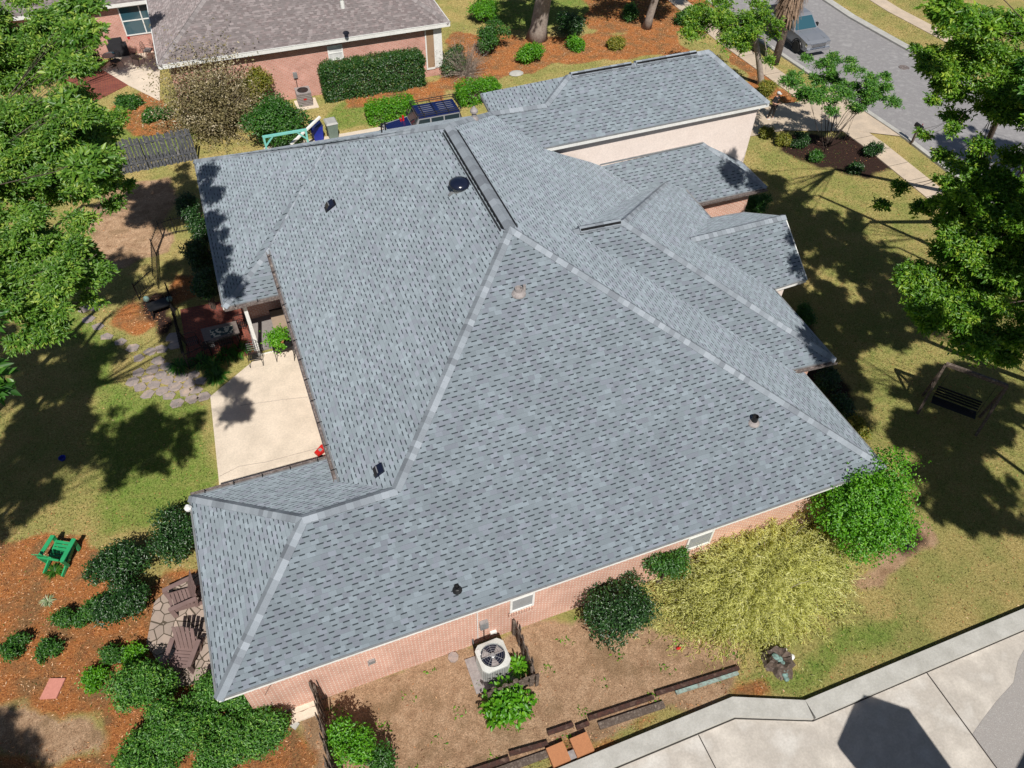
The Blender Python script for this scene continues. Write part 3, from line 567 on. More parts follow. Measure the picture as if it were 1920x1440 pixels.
# wall flashing on the stucco
fl = MB(); fl.beam(up(et, .05) + [0, -.10, 0], up(t1, .05) + [0, -.10, 0], .04, .06); fl.build('flashing', 'galvanised', house)
# windows in the south wall
def window(px0, py0, px1, py1, ywall, frame='white_paint', pane='shade_screen', parent=house, zb=None):
    a = onp(px0, py0, (0, 1, 0), (0, ywall, 0)); b_ = onp(px1, py1, (0, 1, 0), (0, ywall, 0)); x0, x1, z0, z1 = a[0], b_[0], a[2], b_[2]
    if zb: z0, z1 = zb
    f = MB(); t = 0.07
    f.bx(x0, x0 + t, ywall - .05, ywall - .003, z0, z1); f.bx(x1 - t, x1, ywall - .05, ywall - .003, z0, z1)
    f.bx(x0 + t, x1 - t, ywall - .05, ywall - .003, z0, z0 + t); f.bx(x0 + t, x1 - t, ywall - .05, ywall - .003, z1 - t, z1)
    zm = z0 + (z1 - z0) * 0.5; f.bx(x0 + t, x1 - t, ywall - .045, ywall - .012, zm - .025, zm + .025)
    fo = f.build('window', frame, parent)
    MB().bx(x0 + t, x1 - t, ywall - .02, ywall - .004, z0 + t, z1 - t).build('pane', pane, fo)
    sl_ = MB()
    for i in range(int((x1 - x0 + .1) / 0.085)): sl_.bx(x0 - .05 + i * .085, x0 - .05 + i * .085 + .072, ywall - .09, ywall - .052, z0 - .22, z0 - .008)
    sl_.build('sill', 'pink_brick' if parent is house else 'neighbour_brick', fo, uv=True); return fo
window(955, 1154, 1002, 1112, .45, zb=(1.45, 2.95)); window(1287, 1018, 1340, 990, .45, zb=(1.45, 2.95))
# conduit, meter, box, hose tap, vent on the south wall
def onwall(px, py): return onp(px, py, (0, 1, 0), (0, .45, 0))
q = onwall(895, 1190); MB().tube([(q[0], .40, 0.5), (q[0], .40, 3.2)], .018, 6).build('conduit', 'white_paint', house)
q = onwall(906, 1168); e_ = MB().bx(q[0] - .13, q[0] + .13, .32, .446, q[2] - .2, q[2] + .2).build('disconnect_box', 'galvanised', house); MB().tube([(q[0], .39, q[2] - .2), (q[0], .39, q[2] - 1.0)], .015, 6).build('cable', 'black_metal', e_)
q = onwall(924, 1183); MB().bx(q[0] - .1, q[0] + .1, .36, .446, q[2] - .06, q[2] + .06).build('line_cover', 'white_paint', house)
q = onwall(697, 1238); ob = MB().bx(q[0] - .09, q[0] + .09, .37, .446, q[2] - .09, q[2] + .09); ob.bx(q[0] - .13, q[0] - .1, .34, .446, q[2] - .09, q[2] + .04); ob.build('outlet_box', 'galvanised', house)
q = onwall(1085, 1140); MB().lathe((q[0], .34, q[2] - .1), [(.03, 0), (.09, .03), (.09, .12), (.03, .16)], 10).build('flood_light', 'white_paint', house)
MB().tube([onwall(497, 1302) + [0, -.02, 0], onwall(504, 1288) + [0, -.02, 0], onwall(512, 1278) + [0, -.02, 0]], .008, 4).build('cable', 'black_metal', house)
# roof fittings
Sn = (0, -0.619, 1)
def pipe(px, py, n, p0, r, h, mat, collar=None, cone=False, name='vent_pipe'):
    q = onp(px, py, n, p0); mb = MB()
    mb.lathe(q - [0, 0, .1], [(r, 0), (r, h + .1), (r * .8, h + .1), (r * .8, h)], 14)
    o = mb.build(name, mat, house)
    if collar: MB().lathe(q - [0, 0, .04], [(r * 2.0, 0), (r * 1.9, .05), (r * 1.25, .12), (r * 1.05, .13)], 14).build('collar', collar, o)
    if cone: MB().lathe(q + [0, 0, h * .9], [(r * 1.7, 0), (r * 1.7, .07), (r * .3, .24), (0, .25)], 14).build('vent_hood', mat, o)
    return q
pipe(1413, 792, Sn, Apt, .10, .30, 'black_metal', 'lead_grey'); pipe(857, 1105, Sn, Apt, .075, .16, 'black_metal', 'black_metal')
pipe(972, 549, Sn, Apt, .12, .20, 'lead_grey', 'lead_grey')
q = onp(983, 544, Sn, Apt); MB().lathe(q - [0, 0, .05], [(.05, 0), (.05, .25), (.0, .25)], 10).build('vent_pipe', 'lead_grey', house)
q = onp(888, 214, (0, .6, 1), Q) ; pipe(889, 222, En, P, .09, .30, 'lead_grey', 'lead_grey', True)
def box_vent(px, py, n, p0):
    q = onp(px, py, n, p0); sl_ = n[0]; mb = MB()
    def w_(x, y, z): return q + np.array([x, y, -sl_ * x + z])
    prof = [(-.18, .02), (-.18, .12), (-.10, .17), (.10, .14), (.15, .02)]
    vs = [w_(x, -.16, z) for x, z in prof] + [w_(x, .16, z) for x, z in prof]; k = 5
    mb.add(vs, [(i, (i + 1) % k, (i + 1) % k + k, i + k) for i in range(k)] + [tuple(range(k - 1, -1, -1)), tuple(range(k, 2 * k))])
    o = mb.build('box_vent', 'black_gloss', house)
    f = MB(); f.add([w_(-.24, -.2, .012), w_(.20, -.2, .012), w_(.20, .2, .012), w_(-.24, .2, .012)], [(0, 1, 2, 3)]); f.build('flange', 'black_metal', o)
    h = MB(); h.beam(w_(-.08, -.12, .18), w_(-.08, .12, .18), .03, .02); h.build('vent_slot', 'galvanised', o)
box_vent(620, 386, Mn, GS); box_vent(712, 884, Mn, GS)
q = onp(862, 353, Mn, GS); d_ = MB(); d_.lathe(q + [0, 0, .02], [(.24, -.25), (.24, .12)], 20); dm = d_.build('turbine_base', 'galvanised', house)
MB().lathe(q + [0, 0, .12], [(.33, 0), (.37, .05), (.355, .11), (.28, .17), (.17, .21), (0, .23)], 28).build('fan_dome', 'black_gloss', dm, smooth=True)
MB().beam(q + [-.40, -.02, -.18], q + [-.22, -.02, -.05], .10, .05).build('bracket', 'galvanised', dm)
for px, py in ((716, 243), (723, 238)):
    q = onp(px, py + 6, Mn, GS); q = q.copy(); MB().tube([q, q + [0, 0, .35]], .03, 6).tube([q + [-.1, 0, .3], q + [.1, 0, .22]], .025, 5).build('pipe_bracket', 'black_metal', house)
MB().lathe(A_(354, 955, -.05), [(.10, 0), (.12, .1), (.05, .2)], 8).build('flood_light', 'white_paint', house)
# porch: white corner post, cream table corner inside
pp = MB(); pp.bx(2.72, 2.86, 15.28, 15.42, 0.0, 3.2); pp.build('porch_post', 'white_paint', house)
bm_ = MB(); bm_.bx(2.72, 4.8, 15.30, 15.40, 3.0, 3.2); bm_.build('porch_beam', 'white_paint', house)
pw = MB(); pw.bx(2.86, 4.8, 15.33, 15.37, 0.02, 0.08); pw.build('porch_sill', 'white_paint', house)

# ------------------------------------------------------------------ neighbour's house to the north
nb_ = thing('brick_house', (10, 40, -.9), "neighbour's pink brick house with brown shingled roof at the top of the view", 'house')
ze = 2.6; ny_ = at(640, 71, ze)[1]
n0 = at(297, 124, ze); n1 = at(842, 40, ze); n0[1] = ny_; n1[1] = ny_
sl_n = 0.55
rdg = 6.0
nr = MB(); a1 = np.array([n0[0], ny_, ze]); b1 = np.array([n1[0], ny_, ze]); dn = 6.5
c1 = np.array([n0[0] + dn, ny_ + dn, ze + dn * sl_n]); d1 = np.array([n1[0] - dn, ny_ + dn, ze + dn * sl_n]); a2 = np.array([n0[0], ny_ + 2 * dn, ze]); b2 = np.array([n1[0], ny_ + 2 * dn, ze])
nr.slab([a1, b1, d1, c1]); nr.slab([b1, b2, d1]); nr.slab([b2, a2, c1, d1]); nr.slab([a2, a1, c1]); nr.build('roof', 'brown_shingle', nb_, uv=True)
m, nt, b = _new('cap_brown'); at_ = nt.nodes.new('ShaderNodeAttribute'); at_.attribute_name = 'tint'; L(nt, ramp(nt, at_.outputs['Fac'], [(0, (0.17, 0.15, 0.15)), (1, (0.30, 0.27, 0.27))]), b.inputs['Base Color']); b.inputs['Roughness'].default_value = .9
for sg in [(a1, c1), (b1, d1), (c1, d1)]: caps('hip_cap', [sg], 'cap_brown', parent=nb_, wd=.36)
fas = MB(); sof = MB(); drip = MB()
eave(a1, b1, (0, 1), h=.26); eave(b2, b1, (-1, 0), h=.26); eave(a1, a2, (1, 0), h=.26)
fas.build('fascia', 'white_paint', nb_); sof.build('soffit', 'soffit', nb_); drip.build('drip_edge', 'white_paint', nb_)
nw = MB(); nw.bx(n0[0] + .45, n1[0] - .45, ny_ + .45, ny_ + 2 * dn - .45, -1.0, ze - .2); nw.build('wall', 'neighbour_brick', nb_, uv=True)
yw = ny_ + .45
window(617, 115, 641, 82, yw, 'white_paint', 'white_cloth', nb_); 
def npt(px, py): return onp(px, py, (0, 1, 0), (0, yw, 0))
a = npt(803, 125); b_ = npt(832, 55); tr = MB(); tr.bx(n1[0] - .95, n1[0] - .42, yw - .06, yw - .002, -.35, ze - .28); tr.bx(n1[0] - 1.5, n1[0] - 1.42, yw - .05, yw - .002, -.3, ze - .3); tr.bx(n1[0] - 1.5, n1[0] - .95, yw - .05, yw - .002, -.42, -.3); tr.build('trim', 'white_paint', nb_)
MB().bx(n1[0] - 1.42, n1[0] - .95, yw - .03, yw - .001, -.3, ze - .3).build('tan_panel', 'tan_door', nb_)
q = npt(553, 140); mb = MB().bx(q[0] - .12, q[0] + .12, yw - .12, yw - .002, q[2] - .17, q[2] + .17); o = mb.build('meter_box', 'galvanised', nb_); MB().tube([(q[0], yw - .04, q[2] - .15), (q[0], yw - .04, -.4)], .02, 5).build('cable', 'black_metal', o)
pt = at(641, 1, ze + 3.0); MB().lathe(pt - [0, 0, .4], [(.12, 0), (.12, .5), (.2, .55), (0, .65)], 10).build('vent_pipe', 'white_paint', nb_)
# west wing of that house, set back behind its patio
wg = MB(); wy = G(200, 100)[1]; wx1 = n0[0] + .4; wx0 = -12; yb = 46.2
wg.bx(wx0, wx1, yb + .45, yb + 9, -1.0, ze - .16); wgo = wg.build('wing_wall', 'neighbour_brick', nb_, uv=True)
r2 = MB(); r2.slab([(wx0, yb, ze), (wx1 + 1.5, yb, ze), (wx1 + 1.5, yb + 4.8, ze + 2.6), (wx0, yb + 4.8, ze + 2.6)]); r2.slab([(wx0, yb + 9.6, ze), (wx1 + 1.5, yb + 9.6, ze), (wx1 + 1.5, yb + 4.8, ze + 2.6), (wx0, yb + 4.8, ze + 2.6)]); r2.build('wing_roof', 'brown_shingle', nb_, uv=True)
fas = MB(); sof = MB(); drip = MB(); eave((wx0, yb, ze), (wx1, yb, ze), (0, 1), h=.26); fas.build('wing_fascia', 'white_paint', nb_); sof.build('wing_soffit', 'soffit', nb_)
f = MB(); x0, x1 = wx1 - 2.3, wx1 - .15; y_ = yb + .45
for xx in (x0, (x0 + x1) / 2 + .15, x1 - .07): f.bx(xx, xx + .07, y_ - .06, y_ - .003, .35, 2.2)
for zz in (.35, 1.25, 2.13): f.bx(x0 + .07, x1 - .07, y_ - .055, y_ - .006, zz, zz + .07)
fo = f.build('window', 'white_paint', nb_); MB().bx(x0 + .07, x1 - .07, y_ - .03, y_ - .004, .42, 2.13).build('pane', 'glass_blue', fo)

# house beyond the bottom edge: only the shadow of its two corner turrets reaches the picture
cb_ = thing('house', (18, -14, 0), 'house south of the paved yard whose pointed roof shadow falls on the concrete', 'house')
hh = 6.6; sh_ = 0.81 * hh
def tw(pts): return [(x, y - sh_) for x, y in pts]
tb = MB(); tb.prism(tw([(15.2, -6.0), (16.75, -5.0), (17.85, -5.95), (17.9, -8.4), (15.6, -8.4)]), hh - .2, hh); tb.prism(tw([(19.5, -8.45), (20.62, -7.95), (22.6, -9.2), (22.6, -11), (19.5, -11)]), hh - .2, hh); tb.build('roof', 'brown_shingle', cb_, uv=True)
tb = MB(); tb.prism(tw([(15.9, -6.9), (17.4, -6.6), (17.5, -8.3), (16.0, -8.3)]), -.05, hh - .2); tb.prism(tw([(19.9, -9.2), (22.2, -9.2), (22.2, -12), (19.9, -12)]), -.05, hh - .21); tb.bx(15, 24, -22, -8.4 - sh_, -.05, 5.0); tb.build('wall', 'pink_brick', cb_, uv=True)

# ------------------------------------------------------------------ foliage
def leaf_mesh(name, P_, Nn, D_, size, asp, tint, mat, parent, fold=0.18):
    """P_ base points, Nn leaf normals, D_ directions, size lengths: folded diamonds of two faces"""
    D_ = D_ - (D_ * Nn).sum(1)[:, None] * Nn; D_ /= np.linalg.norm(D_, axis=1)[:, None] + 1e-9
    S_d = np.cross(Nn, D_); sz = size[:, None]
    a = P_; c = P_ + D_ * sz - Nn * sz * 0.12
    m1 = P_ + D_ * sz * 0.45 + S_d * sz * asp + Nn * sz * fold; m2 = P_ + D_ * sz * 0.45 - S_d * sz * asp + Nn * sz * fold
    n = len(P_); V_ = np.stack([a, m1, c, m2], 1).reshape(-1, 3); b0 = np.arange(n) * 4
    F_ = np.stack([b0, b0 + 3, b0 + 2, b0 + 2, b0 + 1, b0], 1).reshape(-1, 3)
    return mesh_np(name, V_, F_, mat, np.repeat(tint, 2), parent)
def unit(a): return a / (np.linalg.norm(a, axis=1)[:, None] + 1e-9)
def blob_points(blobs, n, lo=0.62, gaps=0.25, updir=0.25):
    B = np.array(blobs, float); wgt_ = (B[:, 3] * B[:, 4] + B[:, 4] * B[:, 5] + B[:, 3] * B[:, 5]); wgt_ /= wgt_.sum()
    k = rng.choice(len(B), n, p=wgt_); d = unit(rng.normal(size=(n, 3)) + np.array([0, 0, updir])); r = lo + (1.04 - lo) * rng.random(n) ** 0.6
    r = np.where(rng.random(n) < .14, r * rng.uniform(1.0, 1.35, n), r); P_ = B[k, :3] + d * B[k, 3:6] * r[:, None]
    f = 2.4 / max(B[:, 3].mean(), .25); q = np.sin(P_[:, 0] * f + 1.3 * np.sin(P_[:, 2] * f * .8)) * np.sin(P_[:, 1] * f + 2 * np.sin(P_[:, 0] * f * .6)) * np.cos(P_[:, 2] * f * 1.1)
    keep = q > -1 + gaps * 1.6 - 0.35 * rng.random(n); keep |= rng.random(n) > .88
    return P_[keep], d[keep]
def crown(parent, mat, blobs, n, size=0.15, asp=0.22, k=5, name='crown', lo=0.6, gaps=0.3, spread=0.09, base=(0, 0, 0), top=1.0):
    P_, d = blob_points(blobs, n, lo, gaps); n = len(P_)
    ct = np.clip(rng.normal(.42, .2, n), 0, 1)
    P2 = np.repeat(P_, k, 0) + rng.normal(size=(n * k, 3)) * spread; d2 = np.repeat(d, k, 0)
    Nn = unit(d2 * 0.55 + np.array([0, -0.25, 0.75]) + rng.normal(size=d2.shape) * 0.5)
    D_ = unit(d2 * 0.5 + rng.normal(size=d2.shape)); t = np.clip(np.repeat(ct, k) + rng.normal(0, .16, n * k), 0, 1)
    return leaf_mesh(name, P2, Nn, D_, size * rng.uniform(.65, 1.25, n * k), asp, t, mat, parent)
def sprays(parent, mat, blobs, n, size, asp=.24, name='crown', m=3, k=6, spread=.07, reach=1.25):
    """twig ends that radiate from every limb tip, each carrying a few rosettes of leaves"""
    B = np.array(blobs, float); cen = B[:, :3].mean(0); w_ = (B[:, 3] * B[:, 4]); w_ /= w_.sum(); ns = max(n // m, 4); q = rng.choice(len(B), ns, p=w_)
    out = unit(B[q, :3] - cen + 1e-3); d = unit(rng.normal(size=(ns, 3)) * [1, 1, .55] + out * .55 + np.array([0, 0, .25]))
    l = rng.uniform(.55, reach, ns); tt = np.linspace(.45, 1, m)[None, :, None]
    P_ = B[q, None, :3] + d[:, None] * B[q, None, 3:6] * l[:, None, None] * tt; P_[..., 2] -= (tt[..., 0] ** 2) * .12 * B[q, 3][:, None]
    P_ += rng.normal(size=P_.shape) * (B[q, 3] * .07)[:, None, None]; P_ = P_.reshape(-1, 3); d2 = np.repeat(d, m, 0); N_ = len(P_)
    ct = np.clip(np.repeat(rng.normal(.42, .22, ns), m) + rng.normal(0, .1, N_), 0, 1)
    P2 = np.repeat(P_, k, 0); rd = unit(rng.normal(size=(N_ * k, 3)) * [1, 1, .5]); P2 = P2 + rd * spread * rng.random((N_ * k, 1)); d3 = np.repeat(d2, k, 0)
    Nn = unit(np.array([0, -.3, .95]) + rng.normal(size=d3.shape) * .45); D_ = unit(d3 * .6 + rd * 1.2)
    return leaf_mesh(name, P2, Nn, D_, size * rng.uniform(.55, 1.3, N_ * k), asp, np.clip(np.repeat(ct, k) + rng.normal(0, .14, N_ * k), 0, 1), mat, parent)
def blobs_in(c, R, n, r, seed=0, flat=1.0, power=0.6):
    q = np.random.default_rng(seed); out = []
    for i in range(n):
        d = q.normal(size=3); d /= np.linalg.norm(d); d[2] = d[2] * 0.9 + 0.1; rr = q.random() ** power
        s = r * q.uniform(.55, 1.35)
        out.append((c[0] + d[0] * R[0] * rr, c[1] + d[1] * R[1] * rr, c[2] + d[2] * R[2] * rr, s, s, s * flat))
    return out
def tube_tree(parent, base, blobs, r0=0.25, mat='bark', fork=0.35, seed=1, trunks=1, name='trunk', every=1, sag=0.3):
    q = np.random.default_rng(seed); mb = MB(); base = np.array(base, float); cen = np.array(blobs)[:, :3].mean(0)
    fk = base + (cen - base) * fork; fk[:2] = base[:2] + (cen[:2] - base[:2]) * fork * .6
    if trunks == 1: mb.tube([base - [0, 0, .1], base + (fk - base) * .1, base + (fk - base) * .5 + q.normal(0, .06, 3), fk], [r0 * 1.5, r0 * 1.05, r0 * .9, r0 * .75], 10)
    for i, bb in enumerate(blobs):
        if i % (every if trunks == 1 else 4): continue
        e = np.array(bb[:3]); s = fk if trunks == 1 else base + np.array([*(q.normal(0, .12, 2)), -.05]); rr = r0 * (.25 if trunks == 1 else .7) * q.uniform(.7, 1.1)
        mid = s + (e - s) * .5 + q.normal(0, .25, 3) * [1, 1, .5] + [0, 0, sag]
        mb.tube([s, s + (mid - s) * .5 + q.normal(0, .05, 3), mid, mid + (e - mid) * .6, e], [rr, rr * .8, rr * .6, rr * .35, rr * .12], 6)
        for _ in range(2):
            t = e + q.normal(0, 1, 3) * np.array(bb[3:6]) * .7; mb.tube([mid + (e - mid) * .3, mid + (e - mid) * .3 + (t - mid) * .5 + q.normal(0, .08, 3), t], [rr * .3, rr * .18, .008], 5)
    return mb.build(name, mat, None, smooth=True)
def tree(name, label, cat, base, cpx, R, mat, nb, rb, n, size=.15, r0=.25, group=None, seed=1, bark='bark', fork=.4, trunks=1, extra=(), asp=.22, gaps=.3, k=5, spread=.09, flat=.8, power=.6, sag=.3):
    """cpx: centre of the crown; R: semi-axes"""
    t = thing(name, (0, 0, 0), label, cat, group); base = np.array(base, float); t.location = tuple(base)
    bl = blobs_in(cpx, R, nb, rb, seed, flat, power) + list(extra)
    c_ = sprays(None, mat, bl, n, size, asp, 'crown', k=k, spread=spread); tr_ = tube_tree(None, base, bl, r0, bark, fork, seed, trunks, sag=sag, every=max(1, nb // 14))
    for o in (c_, tr_): o.parent = t; o.location = tuple(-base)
    return t
def shrub(name, label, cat, pxy, hc, r, mat, n=900, size=.09, group=None, seed=3, flat=.85, nb=9, asp=.28, gaps=.2, k=5, stems=True, pos=None):
    """a shrub whose visual centre at height hc stands over pixel pxy; r = (rx, ry, rz)"""
    c = G(pxy[0], pxy[1], hc) if pos is None else np.array([pos[0], pos[1], gz(pos[0], pos[1]) + hc]); g0 = gz(c[0], c[1])
    t = thing(name, (c[0], c[1], g0), label, cat, group)
    rb = min(r) * .47; bl = blobs_in((0, 0, 0), (max(r[0] - rb * .55, .05), max(r[1] - rb * .55, .05), max(r[2] - rb * .45, .04)), int(nb * 1.7), rb, seed, flat, .45); bl = [(x, y, z + c[2] - g0, a, b, cc_) for x, y, z, a, b, cc_ in bl]
    o = crown(None, mat, bl, int(n * 1.35), size, asp, k, name='foliage', lo=.4, gaps=gaps + .12, spread=size * .8); o.parent = t
    if stems:
        mb = MB(); q = np.random.default_rng(seed)
        for bb in bl[:7]: mb.tube([(q.normal(0, .05), q.normal(0, .05), -.05), (bb[0] * .4, bb[1] * .4, bb[2] * .55), bb[:3]], [.03, .02, .008], 5)
        s_ = mb.build('stem', 'bark', None); s_.parent = t
    return t
def clump(name, label, cat, pxy, mat, n=60, ln=.4, wd=.04, spread=.15, group=None, arch=.5, up_=.6, pos=None, h=0):
    """strap leaves that rise from one base and arch over"""
    c = G(*pxy) if pos is None else np.array(pos, float); an = rng.random(n) * 6.283; ll = ln * rng.uniform(.6, 1.15, n); b0 = np.stack([np.cos(an), np.sin(an), np.zeros(n)], 1)
    out = b0 * 1.0; st = rng.random((n, 1)) * spread * out; u_ = rng.uniform(.3, 1.1, n) * up_
    p0 = st; p1 = st + out * (ll * .45)[:, None] + np.array([0, 0, 1]) * (ll * u_)[:, None]; p2 = st + out * ll[:, None] + np.array([0, 0, 1]) * (ll * (u_ - arch))[:, None]
    p2[:, 2] = np.maximum(p2[:, 2], .01); sd_ = np.stack([-np.sin(an), np.cos(an), np.zeros(n)], 1) * wd
    V_ = np.stack([p0 - sd_ * .4, p0 + sd_ * .4, p1 + sd_, p1 - sd_, p2 + sd_ * .1, p2 - sd_ * .1], 1).reshape(-1, 3); i = np.arange(n) * 6
    F_ = np.concatenate([np.stack([i, i + 1, i + 2, i + 3], 1), np.stack([i + 3, i + 2, i + 4, i + 5], 1)])
    o = mesh_np(name, V_, F_, mat, np.tile(rng.random(n), 2)); o.location = tuple(c + np.array([0, 0, h])); return tag(o, label, cat, group)
def shoots(parent, mat, base, n, ln, m=26, size=.07, asp=.16, droop=.5, rad=.3, stemmat=None, dj=.6, spreadxy=(1, 1), up_=1.0, name='foliage', seed=5, jit=.03, start=.25):
    """arching leafy shoots"""
    q = np.random.default_rng(seed); an = q.random(n) * 6.283; el = q.uniform(.12, 1.25, n); l = ln * q.uniform(.6, 1.1, n)
    d = np.stack([np.cos(an) * np.cos(el) * spreadxy[0], np.sin(an) * np.cos(el) * spreadxy[1], np.sin(el) * up_], 1)
    b0 = np.stack([q.normal(0, rad * spreadxy[0], n), q.normal(0, rad * spreadxy[1], n), np.zeros(n)], 1)
    s_ = np.linspace(start, 1, m); T_ = (s_[None, :] + q.uniform(-.02, .02, (n, m)))[:, :, None]
    P_ = b0[:, None] + d[:, None] * l[:, None, None] * T_ - np.array([0, 0, 1]) * droop * l[:, None, None] * T_ ** 2.2
    bend = q.normal(0, .10, (n, 1, 3)) * T_ ** 1.5 * l[:, None, None]; P_ = (P_ + bend + q.normal(0, jit, P_.shape)); P_[..., 2] = np.maximum(P_[..., 2], .03)
    tang = np.gradient(P_, axis=1); P_ = P_.reshape(-1, 3); tang = unit(tang.reshape(-1, 3)); N_ = len(P_)
    Nn = unit(np.array([0, -.2, .9]) + q.normal(size=(N_, 3)) * .5); D_ = unit(tang + q.normal(size=(N_, 3)) * dj)
    tt = np.clip(np.repeat(q.normal(.5, .22, n), m) + q.normal(0, .12, N_), 0, 1)
    o = leaf_mesh(name, P_, Nn, D_, size * q.uniform(.6, 1.3, N_), asp, tt, mat, None); o.parent = parent
    if stemmat:
        mb = MB()
        for i in range(0, n, max(1, n // 90)):
            ts = np.linspace(0, .95, 5)[:, None]; c = b0[i] + d[i] * l[i] * ts - np.array([0, 0, 1]) * droop * l[i] * ts ** 2.2; c[:, 2] = np.maximum(c[:, 2], .02)
            mb.tube(list(c), [.02, .015, .011, .007, .004], 4)
        s2 = mb.build('stem', stemmat, None); s2.parent = parent
    return o

# big trees west of the house
T_ = 'tall bright green trees crowding the left edge'
def cz(px, py, z): return at(px, py, z)
def hid(px, py): g = G(px, py); return g
tree('tree', 'leafy tree whose crown juts out at mid left over the shaded back lawn', 'tree', (-8.8, 8.5, 0), cz(45, 505, 12.5), (1.65, 1.95, .95), 'leaf_bright', 60, .36, 10500, .10, .12, T_, 5, gaps=.55, k=7, spread=.07, fork=.82, flat=.6, power=.4, extra=[(*cz(165, 565, 12), .26, .26, .18), (*cz(140, 470, 12.2), .36, .36, .22), (*cz(100, 620, 12), .26, .26, .18), (*cz(30, 640, 12), .24, .24, .18), (*cz(170, 500, 12), .28, .28, .18), (*cz(60, 400, 12.2), .4, .4, .25)])
tree('tree', 'large leafy tree in the upper left whose crown reaches over the weathered wood fence', 'tree', (-8.8, 14, 0), cz(85, 290, 13), (1.9, 2.2, 1.05), 'leaf_bright', 75, .4, 13500, .105, .13, T_, 6, gaps=.55, k=7, spread=.07, fork=.82, flat=.6, power=.4, extra=[(*cz(195, 245, 12.5), 0.4, .4, .25), (*cz(178, 320, 13), .4, .4, .28), (*cz(235, 345, 12), .22, .22, .16), (*cz(150, 410, 12.6), .36, .36, .25), (*cz(125, 190, 13.5), .42, .42, .28), (*cz(150, 125, 14.8), .42, .42, .2), (*cz(165, 300, 14.6), .42, .42, .2), (*cz(210, 380, 12), .25, .25, .18), (*cz(150, 215, 14.6), .45, .45, .2), (*cz(190, 330, 14.4), .25, .25, .15)])
tree('tree', 'tall leafy tree filling the top left corner beside the neighbour wall', 'tree', (-9, 24, -.3), cz(15, 90, 12.5), (2.0, 2.2, 1.3), 'leaf_bright', 60, .5, 11000, .115, .14, T_, 7, gaps=.5, k=7, spread=.08, fork=.82, flat=.6, power=.4, extra=[(*cz(105, 110, 12.5), .45, .45, .3), (*cz(105, 25, 12), .42, .42, .3), (*cz(118, 65, 13), .32, .32, .22), (*cz(135, 45, 14.6), .42, .42, .2)])
OL = 'tall trees outside the left edge that dapple the back lawn'
for (bx_, by_, tx_, ty_, rx_, ry_, n_, s_, gp, lab) in ((-14, 2, -7.6, 12.2, 2.3, 2.2, 3000, 8, .35, 'tall tree outside the left edge, nearest of its row to the green chair'), (-14, 3, -5.6, 17.0, 3.2, 2.2, 2900, 9, .42, 'tall tree outside the left edge that shades the flagstone path'), (-13, 0, -2.4, 12.4, 2.0, 2.0, 1100, 10, .5, 'tall tree outside the left edge that speckles the round lawn'),
        (-14, 7, -9.0, 19.5, 2.6, 3.2, 3000, 11, .35, 'tall tree outside the left edge that darkens the far back yard'), (-14, 12, -3.4, 22.5, 1.8, 1.6, 800, 12, .5, 'tall tree outside the left edge that speckles the red brick patio'), (-15, 4, -5.4, 14.2, 1.9, 1.9, 2600, 24, .3, 'dense tall tree outside the left edge that darkens the lawn left of the flagstones'), (-16, 1, -9.3, 10.6, 1.6, 1.5, 1700, 25, .3, 'dense tall tree outside the left edge level with the green chair'), (-14, -3, -7.0, 1.9, 1.1, 1.0, 420, 26, .4, 'tall tree outside the lower left corner that speckles the bare soil'), (-13, 4, .9, 13.1, .55, .75, 200, 13, .4, 'tall slender tree outside the left edge that shades the patio corner')):
    tree('tree', lab, 'tree', (bx_, by_, 0), (tx_ - 1.5, ty_ - 12.5, 15.5), (rx_, ry_, .9), 'leaf_mid', 56 if rx_ > 1 else 5, .38 if rx_ > 1 else .35, int(n_ * 1.5), .19, .10, OL, s_, gaps=gp, k=6, spread=.12, fork=.85)
# right side
T2 = 'leafy trees along the right edge'
tree('tree', 'bright tree hanging over the wooden swing frame at the right edge', 'tree', (33.6, 1.5, 0), cz(1835, 570, 8.3), (2.0, 2.2, 1.1), 'leaf_right', 60, .45, 11000, .125, .14, T2, 15, gaps=.55, k=7, spread=.09, flat=.6, power=.4, fork=.82)
tree('tree', 'bright tree at the right edge above the shaded front lawn', 'tree', (39.2, 12.0, 0), cz(1880, 420, 10), (2.1, 2.2, 1.2), 'leaf_right', 60, .45, 11000, .125, .14, T2, 16, gaps=.55, k=7, spread=.09, flat=.6, power=.4, fork=.82, extra=[(*cz(1690, 350, 8), .3, .3, .2), (*cz(1730, 390, 8.2), .4, .35, .25), (*cz(1655, 385, 7.8), .25, .25, .16), (*cz(1790, 350, 9), .4, .4, .3), (*cz(1800, 430, 9), .5, .5, .35), (*cz(1805, 364, 11.0), .25, .25, .16), (*cz(1770, 470, 9), .4, .4, .3), (*cz(1850, 350, 10), .4, .4, .3)])
